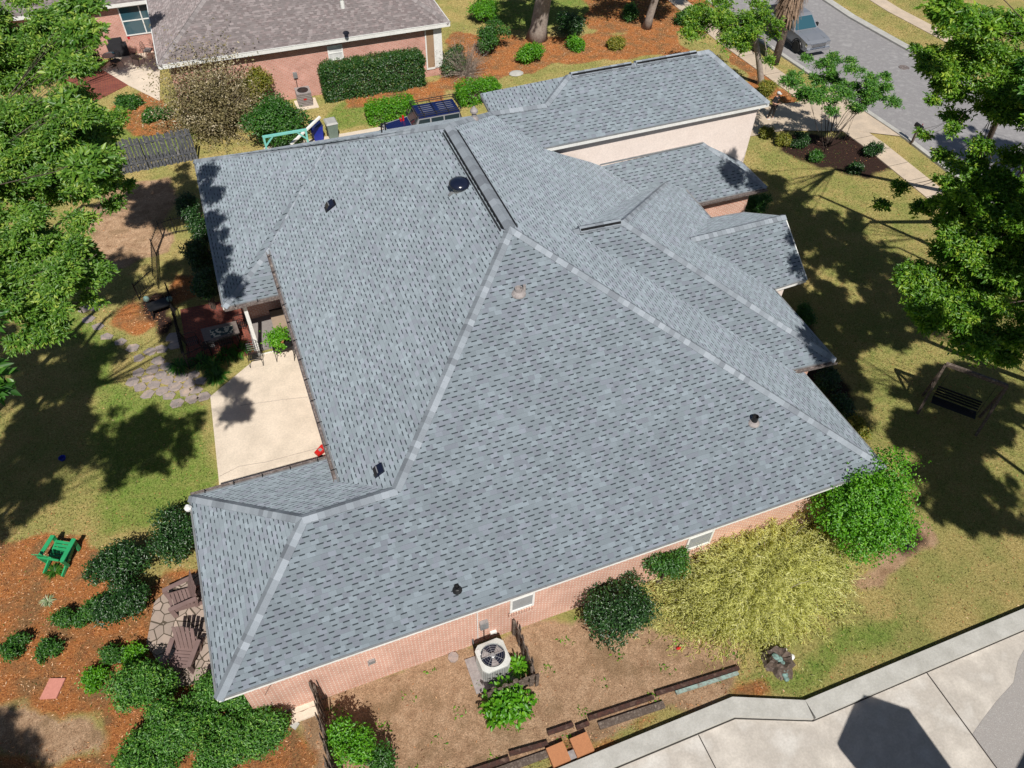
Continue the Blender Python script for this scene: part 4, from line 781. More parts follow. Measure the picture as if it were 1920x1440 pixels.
tree('tree', 'tall spreading tree in the top right corner reaching over the street', 'tree', (39.2, 14.5, 0), cz(1890, 130, 12.5), (2.5, 3.0, 1.4), 'leaf_right', 75, .46, 14000, .12, .14, T2, 17, gaps=.55, k=7, spread=.09, flat=.6, power=.4, fork=.82, extra=[(*cz(1790, 240, 12), .28, .28, .18), (*cz(1800, 310, 11.6), .32, .32, .2), (*cz(1750, 185, 12), .22, .22, .14), (*cz(1785, 60, 12.6), .42, .42, .28), (*cz(1735, 130, 12.6), .2, .2, .13), (*cz(1840, 270, 12), .35, .35, .22), (*cz(1760, 30, 13.6), .26, .26, .16), (*cz(1780, 120, 12.4), .3, .3, .2), (*cz(1860, 200, 12), .5, .5, .3), (*cz(1770, 290, 11), .3, .3, .15), (*cz(1735, 250, 11), .22, .22, .12), (*cz(1900, 290, 11), .5, .5, .25), (*cz(1868, 330, 11), .42, .42, .22), (*cz(1915, 350, 10.5), .5, .5, .3), (*cz(1790, 215, 11.6), .4, .4, .2), (*cz(1830, 300, 11), .4, .4, .2), (*cz(1810, 130, 12.2), .45, .45, .25), (*cz(1775, 340, 10.5), .3, .3, .16), (*cz(1840, 330, 11), .4, .4, .2), (*cz(1720, 90, 12.4), .2, .2, .12)])
OR_ = 'tall trees outside the right edge that dapple the front lawn'
for (bx_, by_, tx_, ty_, rx_, ry_, n_, s_, gp, lab) in ((30, -12, 25.6, -.5, 2.2, 2.0, 2000, 18, .45, 'tall tree outside the right edge that shades the lower right lawn'), (33, -6, 24.0, 6.2, 1.7, 2.4, 1700, 19, .48, 'tall tree outside the right edge that speckles the ground near the low front gutter'),
        (34, -5, 29.0, 3.0, 2.4, 2.4, 3000, 20, .35, 'tall tree outside the right edge that shades the swing frame'), (36, -2, 27.5, 8.5, 3.0, 2.4, 3400, 22, .38, 'tall tree outside the right edge that shades the lawn before the gabled entry'), (38, 3, 29.5, 14.2, 3.6, 2.4, 3000, 27, .45, 'tall tree farthest outside the right edge'), (37, -8, 25.6, 10.6, 1.5, 2.2, 1700, 35, .45, 'tall tree outside the right edge that speckles the grass by the gabled entry'), (39, -9, 26.4, 2.6, 2.0, 2.2, 2200, 36, .38, 'dense tall tree outside the right edge that darkens the grass left of the swing'), (42, -4, 31.5, 8.5, 2.4, 2.6, 2400, 37, .35, 'dense tall tree outside the right edge behind the swing'), (50, 5, 43.0, 17.5, 3.0, 2.6, 2000, 38, .4, 'tall tree beyond the street at right that shades the road'), (38, 2, 26.6, 14.4, 1.6, 1.8, 1300, 43, .4, 'tall tree outside the right edge that shades the grass left of the mulch bed'), (40, 0, 30.5, 11.0, 2.0, 2.2, 1500, 44, .4, 'tall tree outside the right edge that shades the grass by the pavement'), (31, -14, 27.0, -4.5, 1.6, 1.6, 1400, 28, .42, 'tall tree outside the lower right corner')):
    tree('tree', lab, 'tree', (bx_, by_, 0), (tx_ - 1.4, ty_ - 11.4, 14), (rx_, ry_, .9), 'leaf_mid', 80, .29, int(n_ * 2.1), .16, .08, OR_, s_, gaps=gp, k=6, spread=.12, fork=.85, extra=[(20.8, -2.2, 13.2, .5, .5, .3), (22.5, 1.6, 13.3, .25, .25, .2)] if s_ == 19 else ())
for nm_, lab, base_, tg in (('tree', 'tall tree outside the right edge whose twigs shade the front roof tips', (30, -7, 0), [(A0, h, r) for A0, h, r in ((at(1528, 636, 4.2), 9.6, .6), (at(1546, 660, 4.0), 9.6, .45), (at(1500, 500, 4.1), 9.8, .6), (at(1478, 455, 4.4), 9.8, .45))]),
        ('tree', 'tall tree at the right edge whose high twigs shade the middle roof corner', (36, 9, 0), [(A0, h, r) for A0, h, r in ((at(1375, 325, 3.9), 11, .6), (at(1408, 338, 3.6), 11, .45), (at(1385, 285, 4.4), 11.4, .3))]),
        ('tree', 'leafy tree above the top left corner that shades the neighbour patio', (-10, 36, -.9), [((-2.2 + i * .9 - (i // 5) * 4.0, 45.6 + (i // 5) * .7 - (i % 2) * .8, -.9), 10, .62) for i in range(10)]),
        ('tree', 'tallest tree at the left edge whose high twigs shade the west eave of the roof', (-9, 11, 0), [(A0, h, r) for A0, h, r in ((at(388, 325, 3.7), 11, .55), (at(396, 365, 3.8), 11, .5), (at(392, 410, 3.7), 11, .45), (at(396, 455, 3.6), 11, .35), (at(436, 540, 3.7), 11.2, .42))])):
    P_s = [(*over(a_, h), r, r * 1.25, r * .5) for a_, h, r in tg]
    tt_ = thing(nm_, base_, lab, 'tree'); c_ = sprays(None, 'leaf_bright' if base_[0] < 0 else 'leaf_right', P_s, 150 * len(P_s), .16, .24, 'crown', spread=.09, reach=1.15); tr_ = tube_tree(None, base_, P_s, .10, 'bark', .75, 3)
    for o in (c_, tr_): o.parent = tt_; o.location = tuple(-np.array(base_, float))
# crepe myrtle in the dark bed
cb0 = G(1552, 275)
tree('crepe_myrtle', 'vase shaped small tree with several bare trunks rising from the dark mulch bed', 'tree', cb0, cz(1578, 158, 3.7), (2.9, 2.8, .8), 'leaf_nandina', 60, .36, 5200, .12, .04, None, 21, bark='bark', trunks=3, gaps=.5, sag=-.2, flat=.6, power=.35)
# street tree with grey trunk, top centre right
tb_ = G(1428, 158)
tree('street_tree', 'leaning street tree with a thick grey trunk beside the near pavement', 'tree', tb_, cz(1372, 42, 4.2), (2.7, 2.0, 1.2), 'leaf_right', 32, .62, 4200, .15, .2, None, 23, bark='pale_bark', fork=.75, extra=[(*cz(1440, 110, 3), .5, .5, .5), (*cz(1300, 60, 4), .7, .6, .5), (*cz(1450, 60, 3.6), .45, .5, .6)])
for (px, py, r0, hx, lab, sd2) in ((1006, 72, .55, 9, 'thick pale grey trunk standing by the round shrubs at the top edge', 31), (1212, 52, .26, 8, 'slender brown trunk rising from the orange litter at the top edge', 32)):
    bb = G(px, py); tree('shade_tree', lab, 'tree', bb, (bb[0] + .5, 35.2, 9.3), (4.2, 3.6, 1.2), 'leaf_bright', 40, .7, 4200, .2, r0, None, sd2, bark='pale_bark', fork=.8)
# palm with a skirt of dead fronds
pb_ = G(1452, 120); pt_ = thing('palm_tree', pb_, 'palm with a shaggy skirt of dead brown fronds above the silver pickup', 'tree')
local(pt_, MB().tube([(0, 0, -.1), (.05, 0, 2), (0, .1, 4), (0, .1, 7.5)], [.28, .24, .22, .2], 12), 'trunk', 'bark', True)
n_ = 1300; an = rng.random(n_) * 6.283; zt = rng.uniform(3.8, 7.6, n_); rr_ = rng.uniform(.2, .55, n_); ln_ = rng.uniform(.9, 1.6, n_); fl_ = rng.uniform(.2, .6, n_)
b0 = np.stack([np.cos(an) * rr_, np.sin(an) * rr_ + .1, zt], 1); tp = np.stack([np.cos(an) * (rr_ + fl_), np.sin(an) * (rr_ + fl_) + .1, zt - ln_], 1); sd3 = np.stack([-np.sin(an), np.cos(an), 0 * an], 1) * .035
V_ = np.stack([b0 - sd3, b0 + sd3, tp + sd3 * .5, tp - sd3 * .5], 1).reshape(-1, 3); i4 = np.arange(n_) * 4
o = mesh_np('dead_fronds', V_, np.stack([i4, i4 + 1, i4 + 2, i4 + 3], 1), 'palm_thatch', rng.random(n_)); o.parent = pt_
shoots(pt_, 'leaf_mid', None, 40, 2.2, 30, .35, .06, .7, .1, name='crown', seed=3).location = (0, 0.1, 7.4)

# magnolia-like dry shrub tree by the fence
mg = G(408, 240); mt = thing('flowering_shrub', mg, 'tall sparse shrub with olive leaves and pale dry blossoms in front of the neighbour roof', 'shrub')
shoots(mt, 'leaf_olive', None, 900, 5.4, 24, .13, .26, .14, .1, 'twig_grey', .6, (.66, .6), 1.05, seed=12, jit=.10, start=.28)
# twiggy bare shrub
q_ = G(872, 140); bt = thing('bare_shrub', q_, 'leafless grey twiggy shrub at the corner of the neighbour house', 'shrub')
shoots(bt, 'twig_grey', None, 260, 2.9, 22, .09, .07, .12, .1, 'twig_grey', .6, (.7, .7), 1.0, seed=13, jit=.04)
# yellow arching shrub
q_ = G(1425, 1062, 1.0); ys_ = thing('willow_shrub', (q_[0], q_[1], 0), 'wide sprawling pale yellow shrub with feathery arching shoots along the brick wall', 'shrub')
shoots(ys_, 'leaf_straw', None, 4600, 2.9, 40, .14, .055, .55, .55, 'pale_bark', .42, (1.15, .72), 1.1, seed=14, jit=.02, start=.12)
# bright green bushy shrub at the south east corner
shrub('leafy_shrub', 'tall vivid green shrub at the right hand corner of the grey roof', 'shrub', (1632, 950), 2.2, (1.65, 1.6, 1.75), 'leaf_lime', 5200, .10, None, 41, nb=16)
shrub('leafy_shrub', 'dark glossy round shrub against the brick wall, left of the yellow one', 'shrub', (1165, 1140), 1.1, (1.22, 1.15, 1.0), 'leaf_dark', 2300, .085, None, 42, nb=16, gaps=.12)
shrub('leafy_shrub', 'small green shrub squeezed under the eave behind the dark round shrub', 'shrub', (1250, 1052), 1.5, (.75, .6, .7), 'leaf_mid', 800, .09, None, 43)
shrub('leafy_shrub', 'fresh green shrub at the bottom edge, right of the tall board fence', 'shrub', (655, 1395), 1.0, (.62, .62, .55), 'leaf_lime', 800, .09, None, 44, gaps=.3)
shrub('leafy_shrub', 'thin dark shrub at the bottom edge with long shadow, right of the vivid one', 'shrub', (715, 1425), .6, (.5, .4, .4), 'leaf_mid', 350, .09, None, 45, gaps=.45)
shrub('hosta', 'broad leaved green plant filling the front of the air conditioner screen', 'plant', (948, 1322), .32, (.70, .48, .28), 'leaf_lime', 420, .17, None, 47, asp=.32, nb=12, stems=False)
clump('hosta', 'small leafy plant between the air conditioner and its screen', 'plant', (972, 1255), 'leaf_lime', 120, .2, .03, .25, None, .3, .9, h=.2)
# nandina thicket lower left
NG = 'green nandina bushes below the flagstone seating'
for i, (px, py, hc, r, lab) in enumerate([(262, 1290, .9, (.85, .85, .65), 'nandina bush nearest the two brown chairs on its left side'), (345, 1355, 1.0, (1.0, .95, .7), 'nandina bush in the middle of the thicket'), (415, 1300, 1.0, (.9, .85, .7), 'nandina bush touching the corner of the roof'),
        (290, 1415, .8, (.95, .85, .6), 'nandina bush cut by the bottom edge, far left of the thicket'), (425, 1395, .9, (1.05, .9, .65), 'largest nandina bush, at the bottom edge under the roof corner'), (495, 1360, .8, (.7, .6, .55), 'nandina bush beside the brick wall and stone steps')]):
    shrub('nandina_bush', lab, 'shrub', (px, py), hc, r, 'leaf_nandina', 2100, .095, NG, 50 + i, nb=10, asp=.2, gaps=.3)
DG = 'dark shrubs between the lawn and the seating area'
for i, (px, py, hc, r, lab) in enumerate([(225, 1060, .9, (.85, .9, .65), 'dark shrub right beside the green chair'), (320, 1005, .9, (.8, .85, .65), 'dark shrub touching the west corner of the roof'), (225, 1125, .8, (.85, .8, .55), 'dark shrub below the one beside the green chair'),
        (175, 1150, .4, (.45, .4, .3), 'low brighter shrub at the lower left of the dark group')]):
    shrub('leafy_shrub', lab, 'shrub', (px, py), hc, r, 'leaf_dark' if i < 3 else 'leaf_mid', 1000, .09, DG, 60 + i, gaps=.3)
LG = 'low scattered shrubs on the orange litter'
for i, (px, py, r, mat, lab) in enumerate([(25, 1215, .42, 'leaf_mid', 'low shrub at the left edge of the orange litter'), (88, 1220, .34, 'leaf_mid', 'low sparse shrub right of the one at the left edge'), (180, 1275, .42, 'leaf_lime', 'bright low shrub above the pink paver, near the thicket'), (245, 1225, .34, 'leaf_lime', 'bright little shrub below the flagstone seating'),
        (120, 1160, .3, 'leaf_mid', 'little low shrub between the pale spiky plant and the dark shrubs'), (212, 1225, .3, 'leaf_mid', 'little dark low shrub left of the bright one under the seating')]):
    shrub('low_shrub', lab, 'shrub', (px, py), .3, (r, r, .26), mat, 380, .08, LG, 70 + i, gaps=.35, nb=6)
clump('spiky_plant', 'dark green spiky plant just below the green chair', 'plant', (104, 1072), 'leaf_mid', 70, .34, .02, .06, None, .25, .5)
clump('spiky_plant', 'pale variegated spiky plant on the orange litter', 'plant', (90, 1128), 'leaf_pale', 50, .24, .016, .05, None, .2, .5)
# shrubs by the west wall
WG = 'dark shrubs along the west wall'
for i, (px, py, hc, r, lab) in enumerate([(372, 425, 1.6, (.55, .75, .9), 'dark tall shrub against the west wall, northernmost of its row'), (372, 480, 1.6, (.6, .75, .95), 'dark tall shrub in the middle of the west wall row'), (385, 535, 1.4, (.5, .6, .8), 'dark tall shrub at the south end of the west wall row'), (352, 385, 1.0, (.5, .6, .6), 'lower dark shrub near the bend of the black iron fence')]):
    shrub('leafy_shrub', lab, 'shrub', (px, py), hc, r, 'leaf_dark', 900, .10, WG, 80 + i, gaps=.25)
MGR = 'grassy tufts at the edge of the concrete patio'
for i, (px, py, lab) in enumerate([(400, 690, 'big grassy tuft touching the concrete patio corner'), (425, 668, 'grassy tuft closest to the mesh lounge chair'), (378, 680, 'grassy tuft left of the big one'), (338, 690, 'grassy tuft at the corner of the iron fence'), (452, 660, 'small grassy tuft beside the lounge chair legs'), (408, 708, 'lowest grassy tuft, nearest the stepping stone paving')]):
    clump('grass_tuft', lab, 'plant', (px, py), 'leaf_mid', 110, .5, .022, .14, MGR, .45, .7)
# north side shrubs
shrub('leafy_shrub', 'big round green shrub behind the blue and grey bins', 'shrub', (520, 228), 1.4, (1.9, 1.5, 1.35), 'leaf_mid', 2600, .13, None, 90, nb=16)
shrub('leafy_shrub', 'olive toned shrub between the dry shrub and the grey air conditioner', 'shrub', (478, 170), 1.3, (1.2, .9, 1.2), 'leaf_yellow', 900, .11, None, 91)
NB2 = 'shrubs around the neighbour garden bed'
for i, (px, py, hc, r, mat, lab) in enumerate([(905, 18, .9, (1.1, .9, .8), 'leaf_lime', 'bright shrub touching the top edge near the dark red roof'), (922, 72, 1.0, (1.4, 1.1, .9), 'leaf_mid', 'wide green shrub right of the leafless shrub'), (850, 112, .9, (.8, .7, .9), 'leaf_hedge', 'dark narrow shrub at the end of the neighbour wall'), (990, 97, .6, (.95, .8, .6), 'leaf_lime', 'bright round shrub above the flat rock'),
        (1078, 83, .4, (.6, .5, .4), 'leaf_lime', 'small bright shrub in the orange litter right of the thick trunk'), (1157, 82, .3, (.55, .4, .3), 'leaf_yellow', 'small yellowish shrub on the orange litter'), (1072, 46, .8, (1.0, .9, .75), 'leaf_dark', 'dark clipped round shrub in the shade'), (1182, 22, .5, (.6, .6, .5), 'leaf_mid', 'shaded shrub left of the slender trunk'), (1290, 30, .6, (1.2, .7, .6), 'leaf_mid', 'shrub at the top edge behind the street tree')]):
    shrub('leafy_shrub', lab, 'shrub', (px, py), hc, r, mat, 900, .12, NB2, 100 + i, gaps=.15)
GC2 = 'low green cover beds by the neighbour patio'
for i, (px, py, r, lab) in enumerate([(245, 190, (1.1, .7, .25), 'left low bed of ground cover beside the brick paving'), (290, 215, (1.5, .6, .28), 'long low bed of ground cover in front of the board fence'), (165, 110, (.8, .8, .9), 'dark bushy plant by the neighbour wall')]):
    shrub('ground_cover_plant', lab, 'plant', (px, py), r[2], r, 'leaf_mid' if i < 2 else 'leaf_dark', 900, .12, GC2, 120 + i, gaps=.15)
def hedge(name, label, x0, x1, y0, y1, h, mat, n, size=.10, group=None, wav=.12):
    g0 = gz(x0, y0); t = thing(name, ((x0 + x1) / 2, (y0 + y1) / 2, g0), label, 'hedge', group); cx, cy = (x0 + x1) / 2, (y0 + y1) / 2
    a1_ = (x1 - x0) * (y1 - y0); a2_ = (x1 - x0) * h; a3 = (y1 - y0) * h; p = np.array([a1_ * 1.2, a2_, a2_ * .5, a3, a3]); p /= p.sum(); f = rng.choice(5, n, p=p)
    uvw = rng.random((n, 3)); P_ = np.stack([uvw[:, 0] * (x1 - x0), uvw[:, 1] * (y1 - y0), uvw[:, 2] * h], 1); d = np.zeros((n, 3))
    for k, (ax, val, sg) in enumerate([(2, h, 1), (1, 0, -1), (1, y1 - y0, 1), (0, 0, -1), (0, x1 - x0, 1)]):
        m_ = f == k; P_[m_, ax] = val - sg * rng.random(m_.sum()) * .22; d[m_, ax] = sg
    P_ += d * (np.sin(P_[:, [0]] * 3.1) * np.cos(P_[:, [2]] * 2.7 + P_[:, [1]] * 2) * wav); e = np.minimum(P_[:, 0], x1 - x0 - P_[:, 0]); P_[:, 2] -= np.clip(.3 - e, 0, .3) ** 2 * 4 * (P_[:, 2] > h * .8)
    P_ += np.array([x0 - cx, y0 - cy, 0]); k = 5; P2 = np.repeat(P_, k, 0) + rng.normal(size=(n * k, 3)) * .06; d2 = np.repeat(d, k, 0)
    o = leaf_mesh('foliage', P2, unit(d2 * .7 + [0, -.2, .5] + rng.normal(size=d2.shape) * .55), unit(d2 * .3 + rng.normal(size=d2.shape)), size * rng.uniform(.7, 1.2, n * k), .3, np.clip(np.repeat(np.clip(rng.normal(.4, .25, n), 0, 1), k) + rng.normal(0, .1, n * k), 0, 1), mat, None)
    o.parent = t; mb = MB(); mb.bx(x0 - cx + .25, x1 - cx - .25, y0 - cy + .25, y1 - cy - .25, .15, h - .35)
    s2 = mb.build('inner_twigs', 'bark', None); s2.parent = t; return t
hl, hr = G(612, 192), G(800, 160)
hedge('clipped_hedge', 'big clipped dark green hedge in front of the pink brick wall', hl[0], hr[0] - .1, hr[1] - .2, hr[1] + .9, 2.15, 'leaf_hedge', 5200)
BH = 'green hedges behind the blue jeep'
q1, q2 = G(688, 225), G(745, 215); hedge('hedge', 'lighter green hedge left of the blue vehicle roof', q1[0], q2[0] + 1.0, q1[1] - .9, q1[1] + .2, 1.1, 'leaf_lime', 1300, .11, BH)
q1 = G(862, 200); hedge('hedge', 'lighter green hedge right of the blue vehicle roof', q1[0], q1[0] + 2.6, q1[1] - .3, q1[1] + .9, 1.2, 'leaf_lime', 1100, .11, BH)
# east beds
EB = 'plants in the front beds'
for i, (px, py, hc, r, mat, lab) in enumerate([(1422, 382, .8, (.7, .6, .6), 'leaf_mid', 'green shrub beside the brick wall under the middle roof corner'), (1362, 398, .4, (.6, .25, .3), 'leaf_yellow', 'low yellow green plant hugging the exposed brick wall'), (1438, 168, .5, (.6, .5, .45), 'leaf_yellow', 'yellow green shrub at the foot of the grey street trunk'),
        (1470, 262, .35, (.45, .35, .3), 'leaf_yellow', 'yellowish plant nearest the garage corner'), (1437, 248, .3, (.4, .3, .25), 'leaf_yellow', 'small yellowish plant where driveway meets garage'), (1530, 292, .3, (.35, .3, .25), 'leaf_mid', 'green tuft at the front of the dark mulch bed'), (1604, 315, .3, (.4, .3, .2), 'leaf_dark', 'dark low plant at the lower tip of the mulch bed'), (1636, 278, .4, (.5, .5, .35), 'leaf_dark', 'dark shrub on the street side of the mulch bed'),
        (1500, 262, .4, (.5, .4, .3), 'leaf_dark', 'dark shrub on the house side of the mulch bed'), (1545, 712, .5, (.6, .8, .5), 'leaf_dark', 'dark shrub tucked under the lowest front gutter'), (1582, 768, .4, (.5, .7, .4), 'leaf_dark', 'dark low shrub beside the sloping east eave'), (1605, 800, .3, (.4, .6, .3), 'leaf_yellow', 'yellow green low shrub farther down the east bed'), (1512, 590, .3, (.3, .4, .25), 'leaf_mid', 'small green shrub beside the curved entry path')]):
    shrub('bed_plant', lab, 'plant', (px, py), hc, r, mat, 500, .10, EB, 130 + i, gaps=.25, nb=6)

# ------------------------------------------------------------------ loose ground cover with real height
def on_free(P_):
    """keep cover off paved areas and out of the house"""
    x, y = P_[:, 0], P_[:, 1]; bad = (x > .3) & (x < 20.8) & (y > .3) & (y < 25); bad |= (y < -3.7) & (x < 14.5); bad |= (y < -4.6 + 0 * x) & (x >= 14.5); bad |= (x > 20) & (x < 26.4) & (y > 14.6) & (y < 22)
    bad |= (x > 37.1) & (x < 38.6); bad |= (x > 39.8) & (x < 49.1); bad |= (x > 51.8) & (x < 53.2)
    for pl in (GP((395, 745), (412, 912), (640, 880)) + [(4.9, 15.4), (2.9, 15.4)], [(-0.1, 15.6), (2.9, 15.4), (2.55, 19.3), (-.1, 19.3)], GP((290, 1130), (340, 1085), (420, 1060), (440, 1250), (400, 1275), (330, 1290), (275, 1210)),
               GP((1380, 262), (1470, 246), (1610, 248), (1650, 262), (1722, 300), (1740, 262), (1600, 190), (1500, 192), (1400, 205)), [(5.4, 32.4), (27.6, 32.4), (27.6, 26.9), (5.4, 26.9)], GP((225, 100), (300, 95), (300, 190), (240, 160), (190, 130)), GP((120, 140), (190, 130), (240, 160), (170, 195), (110, 180))):
        bad |= inpoly(x, y, pl)
    return P_[~bad]
def zone_at(x, y, ch):
    i = np.clip(np.searchsorted(xs, x) - 1, 0, len(xs) - 2); j = np.clip(np.searchsorted(ys, y) - 1, 0, len(ys) - 2); return zone.reshape(ny, nx, 4)[j, i, ch]
def scatter(name, label, mat, n, box, fn, size, asp, flat, cat, seed):
    q = np.random.default_rng(seed); P_ = np.stack([q.uniform(box[0], box[1], n), q.uniform(box[2], box[3], n)], 1)
    P_ = P_[fn(P_[:, 0], P_[:, 1]) > q.random(n)]; P_ = on_free(P_); n = len(P_); z = -0.9 * np.clip((P_[:, 1] - 20) / 16, 0, 1) + .006
    P3 = np.concatenate([P_, z[:, None]], 1); D_ = unit(q.normal(size=(n, 3)) * [1, 1, 0] + np.array([0, 0, 1]) * (flat + q.random((n, 1)) * flat)); side = unit(np.cross(D_, q.normal(size=(n, 3)))); Nn = unit(np.cross(side, D_)); Nn *= np.sign(Nn[:, [2]] + 1e-6)
    o = leaf_mesh(name, P3, Nn, D_, size * q.uniform(.5, 1.4, n), asp, q.random(n), mat, None, fold=.05); return tag(o, label, cat, None, 'stuff')
m, nt, b = _new('litter'); at_ = nt.nodes.new('ShaderNodeAttribute'); at_.attribute_name = 'tint'; L(nt, ramp(nt, at_.outputs['Fac'], [(0, (0.12, 0.035, 0.015)), (0.45, (0.42, 0.16, 0.06)), (0.8, (0.62, 0.32, 0.14)), (1, (0.8, 0.58, 0.38))]), b.inputs['Base Color']); b.inputs['Roughness'].default_value = .85
leafmat('grass_dry', (0.12, 0.11, 0.025), (0.27, 0.26, 0.08), .25, .8, (0.50, 0.45, 0.21)); leafmat('grass_green', (0.03, 0.11, 0.01), (0.10, 0.21, 0.02), .3, .7, (0.28, 0.38, 0.08))
BX = (-16, 56, -6, 50)
scatter('leaf_litter', 'fallen orange leaves and pine straw over the planting beds', 'litter', 900000, BX, lambda x, y: zone_at(x, y, 0) * .9 + .02 * (zone_at(x, y, 3) > .5) + .03, .075, .14, .12, 'leaf litter', 1)
scatter('dry_grass', 'dry khaki grass of the yards', 'grass_dry', 620000, BX, lambda x, y: .55 * (zone_at(x, y, 3) > .4) * (zone_at(x, y, 0) < .3) * (zone_at(x, y, 2) < .3), .075, .10, .7, 'grass', 2)
scatter('green_grass', 'greener patches of lawn grass', 'grass_green', 620000, BX, lambda x, y: zone_at(x, y, 1) * .8 + .06 * (zone_at(x, y, 3) > .4), .08, .10, .7, 'grass', 3)
scatter('weeds', 'little green weeds in the bare soil', 'leaf_lime', 6000, (2, 15, -3.4, .2), lambda x, y: (np.sin(x * 3.1 + y) * np.sin(y * 4.3 + x * .7) > .72) * .9, .10, .2, .4, 'weeds', 4)

# ------------------------------------------------------------------ vehicles
def prof(mb, pts, wfn, y0=0):
    """a closed side profile (x, z) swept across a width that varies with height"""
    n = len(pts); vs = [(x, -wfn(x, z), z) for x, z in pts] + [(x, wfn(x, z), z) for x, z in pts]
    return mb.add(vs, [tuple(range(n)), tuple(range(2 * n - 1, n - 1, -1))] + [(i, i + n, (i + 1) % n + n, (i + 1) % n) for i in range(n)])
def wheel(t, x, y, r, w_, rim='galvanised'):
    mb = MB(); pr = [(r * .62, -w_ / 2), (r * .95, -w_ / 2), (r, -w_ / 2 + .03), (r, w_ / 2 - .03), (r * .95, w_ / 2), (r * .62, w_ / 2)]
    mb.lathe((x, y, r), pr, 22, 'y'); ty = local(t, mb, 'wheel', 'tyre', True)
    k = MB(); s = 1 if y > 0 else -1
    k.lathe((x, y + s * (w_ / 2 - .05), r), [(r * .6, 0), (r * .6, .02 * s), (r * .5, -.01 * s)], 20, 'y')
    for i in range(5):
        a = i * 1.2566; k.beam((x, y + s * (w_ / 2 - .02), r), (x + math.cos(a) * r * .58, y + s * (w_ / 2 - .02), r + math.sin(a) * r * .58), .06, .02, (0, 1, 0))
    local(t, k, 'rim', rim, parent=ty)
# silver pickup, nose toward the viewer
tp_ = G(1527, 108); tk = thing('pickup_truck', (tp_[0] + .1, tp_[1] + 2.95, tp_[2]), 'silver crew cab pickup parked on the street under the shaggy palm', 'pickup truck', rz=math.radians(-90))
W_ = .98
def wb_(x, z): return W_ * (1 - max(0, z - 1.0) * .10 - (.06 if z < .5 else 0) - max(0, x - 2.55) * .30)
mb = MB(); prof(mb, [(-2.9, .55), (-2.9, 1.12), (-2.85, 1.18), (-1.05, 1.18), (1.05, 1.16), (1.9, 1.13), (2.6, 1.04), (2.82, .96), (2.88, .62), (2.7, .42), (-2.7, .42)], wb_); local(tk, mb, 'body', 'silver_paint')
mb = MB(); prof(mb, [(-1.0, 1.17), (-.95, 1.75), (-.8, 1.86), (.35, 1.88), (.55, 1.80), (1.25, 1.155)], lambda x, z: .93 - max(0, z - 1.17) * .27); cab = local(tk, mb, 'cab', 'silver_paint')
mb = MB()
def qd(a, b_, c, d): mb.add([a, b_, c, d], [(0, 1, 2, 3)])
mb.add([(1.245, -.82, 1.20), (1.245, .82, 1.20), (.62, .70, 1.785), (.62, -.70, 1.785)], [(0, 1, 2, 3)]); local(tk, mb, 'windscreen', 'glass_blue', parent=cab)
for s in (-1, 1):
    for x0, x1, x2, x3 in ((.12, 1.0, .48, .12), (-.85, .02, .02, -.82)):
        mb = MB(); f = lambda x, z: (x, s * (.945 - (z - 1.17) * .27), z); mb.add([f(x0, 1.22), f(x1, 1.22), f(x2, 1.74), f(x3, 1.74)], [(0, 1, 2, 3)]); local(tk, mb, 'side_window', 'glass_dark', parent=cab)
    local(tk, MB().bx(.82, .98, s * 1.0 - .02, s * 1.16 + .02, 1.12, 1.34), 'mirror', 'black_metal')
    local(tk, MB().bx(2.66, 2.865, s * .78 - .14, s * .78 + .14, .74, .96), 'headlight', 'chrome')
    local(tk, MB().bx(-1.3, 1.5, s * .96 - .07, s * .96 + .07, .33, .39), 'running_board', 'black_metal')
    for x in (-1.85, 1.85): wheel(tk, x, s * .86, .40, .26, 'lead_grey')
    for x in (-1.85, 1.85):
        mb = MB(); mb.tube([(x + math.cos(a) * .47, s * .965, .42 + math.sin(a) * .47) for a in np.linspace(0.05, 3.09, 12)], .035, 5); local(tk, mb, 'wheel_arch', 'black_metal')
local(tk, MB().bx(2.845, 2.905, -.6, .6, .66, .93), 'grille', 'chrome'); local(tk, MB().bx(2.84, 3.0, -.88, .88, .42, .62), 'bumper', 'chrome')
mb = MB(); mb.bx(2.90, 2.912, -.54, .54, .70, .735); mb.bx(2.90, 2.912, -.54, .54, .78, .81); mb.bx(2.90, 2.912, -.54, .54, .86, .89); local(tk, mb, 'grille_slots', 'black_metal')
mb = MB(); mb.bx(-2.75, -1.1, -.78, .78, 1.182, 1.19); local(tk, mb, 'bed_cover', 'black_metal')
mb = MB()
for s in (-1, 1): mb.beam((1.28, s * .5, 1.165), (2.6, s * .62, 1.06), .03, .02)
local(tk, mb, 'hood_crease', 'silver_paint')
# blue four door off roader with roof rack, nose to the west
jp = G(806, 203, 1.85); jk = thing('off_roader', (jp[0] - .55, jp[1] - .1, gz(jp[0], jp[1])), 'dark blue four door off roader with black roof rack, half hidden by the roof ridge', 'car', rz=math.pi)
mb = MB(); prof(mb, [(-2.1, .6), (-2.1, 1.15), (.55, 1.15), (.62, 1.22), (2.0, 1.08), (2.12, .98), (2.12, .6)], lambda x, z: .80 - max(0, x - .6) * .10); local(jk, mb, 'body', 'jeep_door')
mb = MB(); mb.add([(.66, -.70, 1.232), (2.0, -.58, 1.095), (2.0, .58, 1.095), (.66, .70, 1.232)], [(0, 1, 2, 3)]); local(jk, mb, 'hood', 'jeep_paint')
mb = MB(); prof(mb, [(-2.08, 1.16), (-2.02, 1.80), (.30, 1.80), (.62, 1.24)], lambda x, z: .76 - (z - 1.15) * .12); cab = local(jk, mb, 'cabin', 'jeep_door')
mb = MB(); prof(mb, [(-2.08, 1.80), (-2.04, 1.86), (.26, 1.86), (.32, 1.80)], lambda x, z: .71 - (z - 1.8) * .5); local(jk, mb, 'hard_top', 'jeep_paint')
mb = MB()
